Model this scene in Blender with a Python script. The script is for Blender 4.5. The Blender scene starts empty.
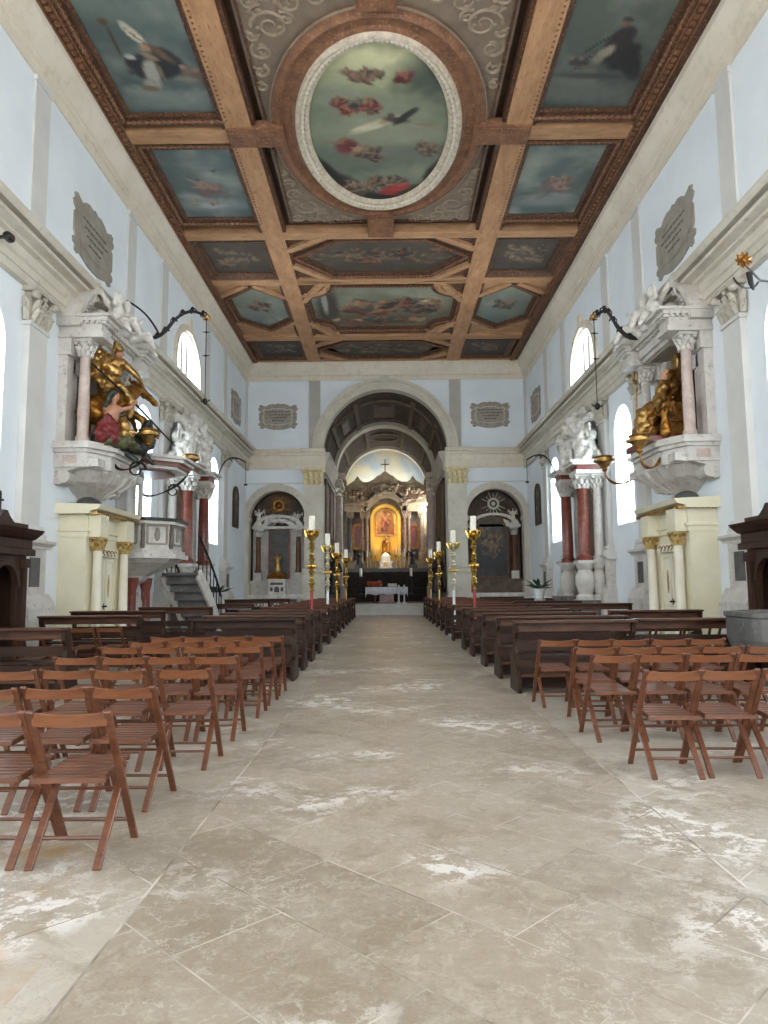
import bpy, bmesh, math, random
from mathutils import Vector, Matrix, noise
PI = math.pi
rnd = random.Random(7)
SC = bpy.context.scene
COL = SC.collection
ORG = {}
HW = 7.12          # half width of the nave
YE = 36.0          # the end wall

# ---------------------------------------------------------------- materials
def srgb(r, g, b):
    f = lambda c: (c/255/12.92) if c/255 <= .04045 else ((c/255+.055)/1.055)**2.4
    return (f(r), f(g), f(b), 1)

class NT:
    def __init__(s, name):
        s.m = bpy.data.materials.new(name); s.m.use_nodes = True
        s.t = s.m.node_tree; s.n = s.t.nodes; s.l = s.t.links
        s.b = s.n['Principled BSDF']
    def new(s, k, **kw):
        n = s.n.new(k)
        for a, v in kw.items(): setattr(n, a, v)
        return n
    def link(s, a, b): s.l.new(a, b)
    def math(s, op, a, b=None, c=None):
        n = s.new('ShaderNodeMath', operation=op)
        for i, v in enumerate((a, b, c)):
            if v is None: continue
            if isinstance(v, (int, float)): n.inputs[i].default_value = v
            else: s.link(v, n.inputs[i])
        return n.outputs[0]
    def mix(s, f, a, b, mode='MIX'):
        n = s.new('ShaderNodeMix', data_type='RGBA', blend_type=mode)
        for i, v in ((0, f), (6, a), (7, b)):
            if isinstance(v, (int, float)): n.inputs[i].default_value = v
            elif isinstance(v, (tuple, list)): n.inputs[i].default_value = v
            else: s.link(v, n.inputs[i])
        return n.outputs[2]
    def noise(s, scale, detail=4, rough=.55, vec=None, dist=0):
        n = s.new('ShaderNodeTexNoise')
        n.inputs['Scale'].default_value = scale; n.inputs['Detail'].default_value = detail
        n.inputs['Roughness'].default_value = rough; n.inputs['Distortion'].default_value = dist
        if vec is not None: s.link(vec, n.inputs['Vector'])
        return n.outputs[0]
    def ramp(s, f, lo, hi):
        n = s.new('ShaderNodeMapRange'); n.inputs[1].default_value = lo; n.inputs[2].default_value = hi
        s.link(f, n.inputs[0]); return n.outputs[0]
    def coord(s, which='Object', scale=None, rot=None, loc=None):
        tc = s.new('ShaderNodeTexCoord'); o = tc.outputs[which]
        if scale or rot or loc:
            mp = s.new('ShaderNodeMapping')
            if scale: mp.inputs['Scale'].default_value = scale
            if rot: mp.inputs['Rotation'].default_value = rot
            if loc: mp.inputs['Location'].default_value = loc
            s.link(o, mp.inputs[0]); o = mp.outputs[0]
        return o
    def bump(s, h, strength=.3, dist=.02):
        n = s.new('ShaderNodeBump'); n.inputs['Strength'].default_value = strength; n.inputs['Distance'].default_value = dist
        s.link(h, n.inputs['Height']); s.link(n.outputs[0], s.b.inputs['Normal'])

def mat(name, c1, c2=None, scale=3.0, rough=.6, metal=0, lo=.35, hi=.65, stretch=None, bump=0, bscale=None, c3=None, s3=12, spec=None, coords='Object'):
    t = NT(name); v = t.coord(coords, scale=stretch)
    col = c1
    if c2: col = t.mix(t.ramp(t.noise(scale, 6, .6, v), lo, hi), c1, c2)
    if c3: col = t.mix(t.ramp(t.noise(s3, 5, .65, v), .55, .72), col, c3)
    if isinstance(col, tuple): t.b.inputs['Base Color'].default_value = col
    else: t.link(col, t.b.inputs['Base Color'])
    t.b.inputs['Roughness'].default_value = rough; t.b.inputs['Metallic'].default_value = metal
    if spec is not None: t.b.inputs['Specular IOR Level'].default_value = spec
    if bump: t.bump(t.noise(bscale or scale*6, 5, .6, v), bump)
    return t.m

def emat(name, col, strength):
    t = NT(name); t.b.inputs['Base Color'].default_value = col
    t.b.inputs['Emission Color'].default_value = col; t.b.inputs['Emission Strength'].default_value = strength
    return t.m

M = {}
M['plaster'] = mat('blue white plaster', srgb(232,237,240), srgb(224,230,234), .8, .9, bump=.05, bscale=30)
M['strip'] = mat('grey cream strip paint', srgb(212,210,204), srgb(202,200,195), 1.2, .85)
M['strip_dark'] = mat('grey stone strip', srgb(186,182,172), srgb(170,166,156), 1.4, .8)
M['stone'] = mat('pale limestone trim', srgb(210,203,188), srgb(194,186,170), 1.4, .7, c3=srgb(178,169,152), s3=5, bump=.12, bscale=14)
M['cream'] = mat('cream cornice plaster', srgb(224,214,196), srgb(214,203,184), 1.0, .8, c3=srgb(204,192,172), s3=4)
M['marble'] = mat('carved grey white marble', srgb(210,205,197), srgb(190,184,176), 2.2, .5, c3=srgb(158,150,141), s3=8, bump=.15, bscale=18)
M['white_marble'] = mat('white marble figures', srgb(228,224,216), srgb(200,196,188), 3, .5, c3=srgb(150,143,134), s3=9)
M['grey_marble'] = mat('grey veined marble', srgb(104,102,99), srgb(76,75,73), 3, .45, c3=srgb(136,133,128), s3=6)
M['dark_stone'] = mat('dark grey stone', srgb(96,94,90), srgb(70,68,66), 3, .5)
M['red_marble'] = mat('red breccia marble', srgb(132,70,54), srgb(104,50,40), 4, .3, c3=srgb(158,104,86), s3=11)
M['pink_marble'] = mat('pink grey marble', srgb(202,184,172), srgb(178,156,145), 4, .4, c3=srgb(214,202,192), s3=9)
M['gold'] = mat('gilding', srgb(204,168,102), srgb(146,106,56), 6, .34, metal=.8, c3=srgb(58,40,24), s3=8, bump=.25, bscale=30)
M['brass'] = mat('polished brass', srgb(228,194,112), srgb(190,150,70), 8, .22, metal=.95)
M['pale_gold'] = mat('pale worn gilding', srgb(214,190,130), srgb(176,142,80), 9, .4, metal=.5, c3=srgb(120,90,48), s3=14, bump=.2, bscale=30)
M['silver'] = mat('silvered metal', srgb(232,224,200), srgb(205,196,170), 8, .3, metal=.7)
M['iron'] = mat('black wrought iron', srgb(42,38,36), srgb(28,25,24), 12, .55, metal=.4)
M['candle'] = mat('ivory wax', srgb(246,240,224), srgb(238,230,210), 4, .5)
M['flesh'] = mat('painted flesh', srgb(206,160,130), srgb(188,140,112), 6, .5)
M['flesh_dark'] = mat('painted tan flesh', srgb(186,138,110), srgb(160,112,86), 6, .5)
M['olive'] = mat('painted olive drapery', srgb(86,88,56), srgb(58,60,40), 6, .5, c3=srgb(150,112,52), s3=9)
M['red_cloth'] = mat('painted red robe', srgb(120,30,30), srgb(80,22,24), 5, .5)
M['dragon'] = mat('painted dark dragon skin', srgb(40,44,38), srgb(22,24,22), 9, .4, c3=srgb(84,92,58), s3=10, bump=.3, bscale=40)
M['ebony'] = mat('black painted wood', srgb(34,28,26), srgb(22,18,17), 5, .45)
M['confess'] = mat('dark walnut confessional wood', srgb(64,41,30), srgb(42,27,20), 2, .5, spec=.25, stretch=(6,6,.8), bump=.1)
M['pew'] = mat('dark stained pew wood', srgb(60,39,29), srgb(38,25,19), 2.4, .5, spec=.2, stretch=(1,5,5), bump=.08)
M['pew_top'] = mat('worn pew rail wood', srgb(92,62,46), srgb(62,41,31), 2.4, .4, spec=.25, stretch=(1,5,5), bump=.08)
M['pew_red'] = mat('reddish pew wood', srgb(116,68,46), srgb(80,46,32), 2.4, .38, spec=.3, stretch=(1,5,5))
M['chair'] = mat('varnished chestnut chair wood', srgb(106,63,40), srgb(76,43,28), 3, .32, stretch=(2,9,9), bump=.06)
M['chair_rail'] = mat('varnished chestnut chair rail', srgb(122,74,44), srgb(94,55,33), 3, .32, stretch=(1,9,9))
M['beam'] = mat('tan ceiling beam wood', srgb(196,150,110), srgb(168,124,88), 1.6, .7, stretch=(3,.8,3), c3=srgb(142,100,68), s3=5, bump=.1)
M['beam_x'] = mat('tan cross beam wood', srgb(196,152,112), srgb(168,126,90), 1.6, .7, stretch=(.8,3,3), c3=srgb(142,102,70), s3=5, bump=.1)
M['brown_beam'] = mat('brown carved ring wood', srgb(140,96,68), srgb(108,72,50), 3, .65, c3=srgb(180,132,94), s3=16, bump=.5, bscale=14)
M['carved'] = mat('dark carved frame wood', srgb(100,64,42), srgb(62,40,28), 5, .55, c3=srgb(168,122,80), s3=15, bump=.6, bscale=16)
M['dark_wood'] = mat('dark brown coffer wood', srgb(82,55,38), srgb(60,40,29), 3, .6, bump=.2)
M['coffer'] = mat('medium brown coffer panel', srgb(112,78,54), srgb(86,58,40), 3, .65, c3=srgb(140,98,66), s3=12, bump=.4, bscale=14)  # darker brown than the beams, for plates round the centre paintings
M['taupe'] = mat('taupe painted panel', srgb(136,118,100), srgb(118,101,85), 2.2, .8)
M['scroll'] = mat('pale painted scrollwork', srgb(152,134,114), srgb(134,117,99), 6, .8)
M['oval_frame'] = mat('ivory carved oval frame', srgb(214,200,178), srgb(176,160,138), 7, .6, bump=.4, bscale=20)
M['portal'] = mat('cream painted joinery', srgb(226,219,192), srgb(216,208,178), 1.5, .55)
M['portal_light'] = mat('ivory painted doors', srgb(236,231,212), srgb(228,221,198), 2, .5)
M['white_paint'] = mat('white paint', srgb(238,240,240), srgb(226,229,230), 3, .5)
M['cloth'] = mat('white altar linen', srgb(238,238,242), srgb(214,216,226), 6, .8, bump=.2, bscale=12)
M['plaque'] = mat('grey brown painted cartouche', srgb(158,151,139), srgb(140,133,122), 3, .85)
M['plaque_far'] = mat('weathered cartouche plaster', srgb(168,160,148), srgb(146,138,127), 4, .85, c3=srgb(128,118,106), s3=7)
M['ink'] = mat('faded dark inscription', srgb(98,92,84), srgb(86,80,74), 8, .9)
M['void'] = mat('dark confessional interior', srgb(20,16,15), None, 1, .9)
M['niche_dark'] = mat('dark brown niche back', srgb(112,94,82), srgb(82,68,60), 3, .7)  # one dark brown for niche backs, recess walls and altar bay panels
M['leaf'] = mat('green leaves', srgb(66,92,58), srgb(40,66,40), 9, .5)
M['terracotta'] = mat('terracotta', srgb(150,88,62), srgb(128,70,48), 6, .8)
M['vault'] = mat('grey brown painted vault', srgb(84,70,58), srgb(58,47,40), 2.2, .85, c3=srgb(116,96,76), s3=6)
M['vault_rib'] = mat('brown vault moulding', srgb(112,94,76), srgb(88,73,58), 3, .8)
M['stall'] = mat('brown panelled wall hanging', srgb(122,88,62), srgb(98,68,48), 2, .7)
M['altar_stone'] = mat('warm altar limestone', srgb(176,154,124), srgb(142,120,94), 2, .6, c3=srgb(110,90,68), s3=6, bump=.2, bscale=12)
M['altar_col'] = mat('brownish veined altar column', srgb(158,128,104), srgb(120,92,74), 4, .4, c3=srgb(92,68,54), s3=9)
M['mosaic'] = mat('gold mosaic', srgb(236,190,84), srgb(206,150,56), 14, .4, metal=.35, bump=.3, bscale=50)
M['red_stone'] = mat('polished red stone', srgb(128,44,28), srgb(92,30,22), 5, .35)
M['step'] = mat('worn marble steps', srgb(196,192,182), srgb(170,166,156), 2.5, .4, c3=srgb(216,213,206), s3=5)
M['dusk'] = mat('dark antependium wood', srgb(46,36,29), srgb(30,24,20), 3, .55, spec=.2)
M['flowers'] = mat('orange red flowers', srgb(196,92,40), srgb(150,40,34), 14, .7)
M['red_pole'] = mat('red painted pole', srgb(168,62,50), srgb(140,48,40), 6, .45)
M['gilt_dark'] = mat('old gilding with brown folds', srgb(176,122,46), srgb(104,66,24), 7, .35, metal=.7, c3=srgb(60,36,18), s3=8, bump=.3, bscale=26)
M['bishop_gilt'] = mat('dark gilding', srgb(150,104,44), srgb(78,50,24), 6, .36, metal=.7, c3=srgb(44,28,16), s3=8, bump=.3, bscale=26)
M['cap_stone'] = mat('grey beige carved capital stone', srgb(192,185,170), srgb(164,156,140), 5, .6, c3=srgb(128,120,104), s3=9, bump=.2)
M['black_slate'] = mat('dark slate dome', srgb(74,74,76), srgb(58,58,60), 5, .7)
M['cap_yellow'] = mat('warm lit capital stone', srgb(232,218,176), srgb(210,192,146), 4, .6, c3=srgb(170,150,104), s3=8, bump=.2)  # yellow light on the arch capitals is put into the stone colour
M['glass'] = emat('daylight window glass', (.92, .97, 1, 1), 11.0)
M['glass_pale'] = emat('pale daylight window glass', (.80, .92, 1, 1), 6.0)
M['glass_high'] = emat('bright clerestory glass', (.92, .97, 1, 1), 8.0)

def floor_mat():
    t = NT('worn diagonal stone floor'); v = t.coord('Object')
    sx = t.new('ShaderNodeSeparateXYZ'); t.link(v, sx.inputs[0]); X = sx.outputs[0]
    def bricks(rot, w, h, off, mort, loc=(0, 0, 0)):
        mp = t.new('ShaderNodeMapping'); mp.inputs['Rotation'].default_value = (0, 0, rot); mp.inputs['Location'].default_value = loc
        t.link(v, mp.inputs[0])
        b = t.new('ShaderNodeTexBrick'); b.offset = off; b.squash = 1
        b.inputs['Scale'].default_value = 1; b.inputs['Mortar Size'].default_value = mort; b.inputs['Mortar Smooth'].default_value = .3
        b.inputs['Brick Width'].default_value = w; b.inputs['Row Height'].default_value = h
        b.inputs['Color1'].default_value = (0, 0, 0, 1); b.inputs['Color2'].default_value = (1, 1, 1, 1); b.inputs['Mortar'].default_value = (.5, .5, .5, 1)
        t.link(mp.outputs[0], b.inputs[0]); return b.outputs[0], b.outputs[1]
    c1, m1 = bricks(math.radians(45), .86, .53, .37, .0045, (0, .04, 0))
    c2, m2 = bricks(math.radians(45), .96, .96, 0, .0045, (.3, .1, 0))
    inside = t.math('MULTIPLY', t.math('GREATER_THAN', X, -1.02), t.math('LESS_THAN', X, 1.81))
    tone = t.mix(inside, c2, c1)
    mort = t.math('ADD', t.math('MULTIPLY', m1, inside), t.math('MULTIPLY', m2, t.math('SUBTRACT', 1, inside)))
    e1 = t.math('LESS_THAN', t.math('ABSOLUTE', t.math('SUBTRACT', X, -1.02)), .007)
    e2 = t.math('LESS_THAN', t.math('ABSOLUTE', t.math('SUBTRACT', X, 1.81)), .007)
    mort = t.math('MINIMUM', t.math('ADD', mort, t.math('ADD', e1, e2)), 1)
    mid = t.mix(tone, srgb(136,122,104), srgb(160,147,130))
    side = t.mix(tone, srgb(146,135,118), srgb(176,168,154))
    base = t.mix(inside, side, mid)
    # broad mottling, white worn patches with crisp ragged edges, brown damp stains
    base = t.mix(t.math('MULTIPLY', t.ramp(t.noise(1.1, 8, .65, v), .42, .66), .6), base, srgb(172,163,149))
    base = t.mix(t.math('MULTIPLY', t.ramp(t.noise(2.6, 9, .7, v, .6), .50, .60), .55), base, srgb(132,118,98))
    for sc_, wd, k_, cc_ in ((3.1, .010, .45, srgb(206,200,189)), (6.5, .012, .4, srgb(96,86,72)), (1.7, .006, .5, srgb(212,207,197))):
        n_ = t.noise(sc_, 9, .62, v, .25)
        line = t.math('SUBTRACT', 1, t.ramp(t.math('ABSOLUTE', t.math('SUBTRACT', n_, .5)), 0, wd))
        msk = t.ramp(t.noise(.8, 4, .6, t.coord('Object', loc=(sc_*3, 1.7, 0))), .46, .56)
        base = t.mix(t.math('MULTIPLY', t.math('MULTIPLY', line, msk), k_), base, cc_)
    base = t.mix(t.math('MULTIPLY', t.ramp(t.noise(60, 6, .75, v), .5, .7), .2), base, srgb(204,198,188))
    base = t.mix(t.math('MULTIPLY', t.ramp(t.noise(42, 5, .75, v, .5), .55, .7), .25), base, srgb(100,90,76))
    pat = t.math('MULTIPLY', t.ramp(t.noise(.75, 3, .5, v), .52, .62), t.ramp(t.noise(5.5, 12, .78, v, .3), .50, .54))
    base = t.mix(t.math('MULTIPLY', pat, .8), base, srgb(222,218,212))
    base = t.mix(t.math('MULTIPLY', t.ramp(t.noise(11, 8, .75, v, .6), .52, .62), .22), base, srgb(208,202,192))
    ochre = t.math('MULTIPLY', t.math('LESS_THAN', X, -1.2), t.ramp(t.noise(.9, 5, .6, v), .56, .68))
    base = t.mix(t.math('MULTIPLY', ochre, .7), base, srgb(158,122,74))
    base = t.mix(t.math('MULTIPLY', mort, .75), base, t.mix(t.ramp(t.noise(2.3, 3, .5, v), .4, .6), srgb(206,200,190), srgb(108,98,84)))
    t.link(base, t.b.inputs['Base Color'])
    r = t.new('ShaderNodeMapRange'); r.inputs[3].default_value = .2; r.inputs[4].default_value = .5
    t.link(t.noise(2.0, 6, .65, v), r.inputs[0]); t.link(r.outputs[0], t.b.inputs['Roughness'])
    h = t.math('SUBTRACT', t.math('MULTIPLY', t.noise(16, 8, .7, v), .4), t.math('MULTIPLY', mort, .5))
    t.bump(h, .25, .01)
    return t.m
M['floor'] = floor_mat()

def paint_mat():
    t = NT('oil paint on canvas'); a = t.new('ShaderNodeVertexColor', layer_name='paint')
    v = t.coord('Object')
    col = t.mix(t.math('MULTIPLY', t.ramp(t.noise(7, 8, .7, v), .35, .7), .12), a.outputs[0], srgb(60,58,50))
    t.link(col, t.b.inputs['Base Color']); t.b.inputs['Roughness'].default_value = .55
    return t.m
M['paint'] = paint_mat()

# ---------------------------------------------------------------- mesh builder
def ident(p): return p
def LEFT(p): return (-(HW-p[0]), p[1], p[2])     # (distance from wall, along nave, height)
HWR = 7.32         # the right wall stands a little farther out
def RIGHT(p): return (HWR-p[0], p[1], p[2])

class MB:
    def __init__(s, f=ident): s.bm = bmesh.new(); s.f = f
    def V(s, p): return s.bm.verts.new(s.f((p[0], p[1], p[2])))
    def face(s, vs):
        try: return s.bm.faces.new(vs)
        except ValueError: return None
    def box(s, a, b):
        (x0, y0, z0), (x1, y1, z1) = a, b
        v = [s.V(p) for p in ((x0,y0,z0),(x1,y0,z0),(x1,y1,z0),(x0,y1,z0),(x0,y0,z1),(x1,y0,z1),(x1,y1,z1),(x0,y1,z1))]
        for q in ((0,3,2,1),(4,5,6,7),(0,1,5,4),(1,2,6,5),(2,3,7,6),(3,0,4,7)): s.face([v[i] for i in q])
    def bar(s, p, q, w, h, up=(0, 0, 1)):
        p, q = Vector(p), Vector(q); d = (q-p).normalized(); u = Vector(up)
        x = d.cross(u)
        if x.length < 1e-4: x = d.cross(Vector((1, 0, 0)))
        x.normalize(); y = x.cross(d)
        v = [s.V(e+x*a*w/2+y*b*h/2) for e in (p, q) for a, b in ((-1,-1),(1,-1),(1,1),(-1,1))]
        for k in ((0,1,2,3),(7,6,5,4),(0,4,5,1),(1,5,6,2),(2,6,7,3),(3,7,4,0)): s.face([v[i] for i in k])
    def prism(s, poly, axis, a, b):
        # poly in the two other axes (x->(y,z), y->(x,z), z->(x,y))
        def P(p, t): return (t, p[0], p[1]) if axis == 'x' else ((p[0], t, p[1]) if axis == 'y' else (p[0], p[1], t))
        A = [s.V(P(p, a)) for p in poly]; B = [s.V(P(p, b)) for p in poly]; n = len(poly)
        s.face(A); s.face(B[::-1])
        for i in range(n): s.face([A[i], B[i], B[(i+1) % n], A[(i+1) % n]])
    def lathe(s, prof, c=(0, 0, 0), n=16, ax='z', sx=1, sy=1):
        rings = []
        for r, h in prof:
            ring = []
            for k in range(n):
                a = 2*PI*k/n; x, y = r*math.cos(a)*sx, r*math.sin(a)*sy
                p = (x, y, h) if ax == 'z' else ((h, x, y) if ax == 'x' else (x, h, y))
                ring.append(s.V((c[0]+p[0], c[1]+p[1], c[2]+p[2])))
            rings.append(ring)
        for i in range(len(rings)-1):
            for k in range(n): s.face([rings[i][k], rings[i][(k+1) % n], rings[i+1][(k+1) % n], rings[i+1][k]])
        s.face(rings[0][::-1]); s.face(rings[-1])
    def tube(s, pts, r, n=6):
        pts = [Vector(p) for p in pts]; R = r if isinstance(r, (list, tuple)) else [r]*len(pts)
        rings = []; N = None
        for i, p in enumerate(pts):
            d = (pts[min(i+1, len(pts)-1)]-pts[max(i-1, 0)]).normalized()
            if N is None:
                N = d.cross(Vector((0, 0, 1)))
                if N.length < .05: N = d.cross(Vector((1, 0, 0)))
            N = (N-d*N.dot(d)).normalized(); B = d.cross(N)
            rings.append([s.V(p+(N*math.cos(2*PI*k/n)+B*math.sin(2*PI*k/n))*R[i]) for k in range(n)])
        for i in range(len(rings)-1):
            for k in range(n): s.face([rings[i][k], rings[i][(k+1) % n], rings[i+1][(k+1) % n], rings[i+1][k]])
        s.face(rings[0][::-1]); s.face(rings[-1])
    def ell(s, c, r, n=8, m=6, rot=None):
        if isinstance(r, (int, float)): r = (r, r, r)
        c = Vector(c)
        def P(a, b):
            p = Vector((r[0]*math.cos(a)*math.cos(b), r[1]*math.sin(a)*math.cos(b), r[2]*math.sin(b)))
            if rot: p = rot @ p
            return s.V(c+p)
        top = P(0, PI/2); bot = P(0, -PI/2)
        rings = [[P(2*PI*k/n, -PI/2+PI*j/m) for k in range(n)] for j in range(1, m)]
        for k in range(n):
            s.face([bot, rings[0][(k+1) % n], rings[0][k]]); s.face([top, rings[-1][k], rings[-1][(k+1) % n]])
            for j in range(len(rings)-1): s.face([rings[j][k], rings[j][(k+1) % n], rings[j+1][(k+1) % n], rings[j+1][k]])
    def arch(s, c, r0, r1, d0, d1, plane='xz', a0=0, a1=PI, n=24, sq=1.0):
        # a curved band: c = centre in the plane, d0..d1 = depth across the plane
        def P(r, a, d):
            x, z = c[0]+r*math.cos(a), c[1]+r*sq*math.sin(a)
            return (x, d, z) if plane == 'xz' else ((d, x, z) if plane == 'yz' else (x, z, d))
        rows = []
        for k in range(n+1):
            a = a0+(a1-a0)*k/n
            rows.append([s.V(P(r0, a, d0)), s.V(P(r1, a, d0)), s.V(P(r1, a, d1)), s.V(P(r0, a, d1))])
        for k in range(n):
            for j in range(4): s.face([rows[k][j], rows[k][(j+1) % 4], rows[k+1][(j+1) % 4], rows[k+1][j]])
        if abs(a1-a0) < 2*PI-.01:
            s.face(rows[0]); s.face(rows[-1][::-1])
    def plate(s, outer, holes, P, t):
        # flat plate with holes; P(a, b, d) gives the point
        es = []
        for loop in [outer]+holes:
            vs = [s.bm.verts.new(s.f(P(a, b, 0))) for a, b in loop]
            es += [s.bm.edges.new((vs[i], vs[(i+1) % len(vs)])) for i in range(len(vs))]
        r = bmesh.ops.triangle_fill(s.bm, use_beauty=True, edges=es)
        fs = [g for g in r['geom'] if isinstance(g, bmesh.types.BMFace)]
        if t:
            e = bmesh.ops.extrude_face_region(s.bm, geom=fs)
            p0, p1 = Vector(s.f(P(0, 0, 0))), Vector(s.f(P(0, 0, t)))
            bmesh.ops.translate(s.bm, vec=p1-p0, verts=[g for g in e['geom'] if isinstance(g, bmesh.types.BMVert)])
    def blobs(s, lo, hi, n, r, seed=1, n1=6, m1=4):
        q = random.Random(seed)
        for i in range(n):
            c = [lo[k]+(hi[k]-lo[k])*q.random() for k in range(3)]
            k = r*(.6+.8*q.random())
            s.ell(c, (k*q.uniform(.7, 1.3), k*q.uniform(.7, 1.3), k*q.uniform(.7, 1.4)), n1, m1)
    def build(s, name, m, parent=None, smooth=False, bevel=0, origin=None, kind=None):
        bm = s.bm
        bmesh.ops.recalc_face_normals(bm, faces=bm.faces)
        if bevel: bmesh.ops.bevel(bm, geom=list(bm.edges), offset=bevel, segments=1, affect='EDGES', profile=.5, clamp_overlap=True)
        if parent is not None: o0 = ORG.get(parent.name, Vector((0, 0, 0)))
        elif origin is not None: o0 = Vector(origin)
        elif bm.verts:
            xs, ys, zs = zip(*[tuple(v.co) for v in bm.verts])
            o0 = Vector(((min(xs)+max(xs))/2, (min(ys)+max(ys))/2, min(zs)))
        else: o0 = Vector((0, 0, 0))
        if o0.length > 0: bmesh.ops.translate(bm, vec=-o0, verts=bm.verts)
        me = bpy.data.meshes.new(name); bm.to_mesh(me); bm.free()
        if smooth:
            me.polygons.foreach_set('use_smooth', [True]*len(me.polygons))
            try: me.set_sharp_from_angle(angle=math.radians(42))
            except Exception: pass
        me.materials.append(M[m] if isinstance(m, str) else m)
        o = bpy.data.objects.new(name, me); COL.objects.link(o)
        if parent is not None: o.parent = parent
        else: o.location = o0
        ORG[o.name] = o0
        if kind: o['kind'] = kind
        return o

def tag(o, label, cat, group=None):
    o['label'] = label; o['category'] = cat
    if group: o['group'] = group
    return o
def thing(name, loc, label, cat, group=None, rz=0):
    o = bpy.data.objects.new(name, None); COL.objects.link(o); o.empty_display_size = .2
    o.location = loc; o.rotation_euler = (0, 0, rz); ORG[o.name] = Vector(loc)
    return tag(o, label, cat, group)
def structure(name, mb, m, parent=None, smooth=False):
    return mb.build(name, m, parent, smooth=smooth, kind='structure')
KIDS = {}
def copy_tree(o, parent=None):
    c = o.copy(); COL.objects.link(c)
    if parent is not None: c.parent = parent
    for ch in KIDS.setdefault(o.name, list(o.children)): copy_tree(ch, c)
    return c

# sculpted forms: closed primitives fused by a voxel remesh into one continuous surface
def sculpt(name, prims, m, parent, f=ident, voxel=.035, smooth=3, bump=0, seed=0):
    mb = MB(f)
    for p in prims:
        if p[0] == 'e': mb.ell(p[1], p[2], 12, 8, p[3] if len(p) > 3 else None)
        else:
            _, a, b, ra, rb = p
            a, b = Vector(a), Vector(b); n = 5
            mb.tube([a+(b-a)*i/n for i in range(n+1)], [ra+(rb-ra)*i/n for i in range(n+1)], 10)
            mb.ell(a, ra*1.02, 10, 6); mb.ell(b, rb*1.02, 10, 6)
    bmesh.ops.recalc_face_normals(mb.bm, faces=mb.bm.faces)
    me = bpy.data.meshes.new('tmp'); mb.bm.to_mesh(me); mb.bm.free()
    ob = bpy.data.objects.new('tmp', me); COL.objects.link(ob)
    r = ob.modifiers.new('r', 'REMESH'); r.mode = 'VOXEL'; r.voxel_size = voxel
    s = ob.modifiers.new('s', 'SMOOTH'); s.iterations = smooth; s.factor = .5
    bpy.context.view_layer.update()
    dg = bpy.context.evaluated_depsgraph_get()
    me2 = bpy.data.meshes.new_from_object(ob.evaluated_get(dg))
    bpy.data.objects.remove(ob); bpy.data.meshes.remove(me)
    if bump:
        for v in me2.vertices:
            v.co += v.normal*(noise.noise(v.co*7+Vector((seed, 0, 0)))*bump+noise.noise(v.co*17+Vector((0, seed, 0)))*bump*.6)
    out = MB(); out.bm.from_mesh(me2); bpy.data.meshes.remove(me2)
    return out.build(name, m, parent, smooth=True)

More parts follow.
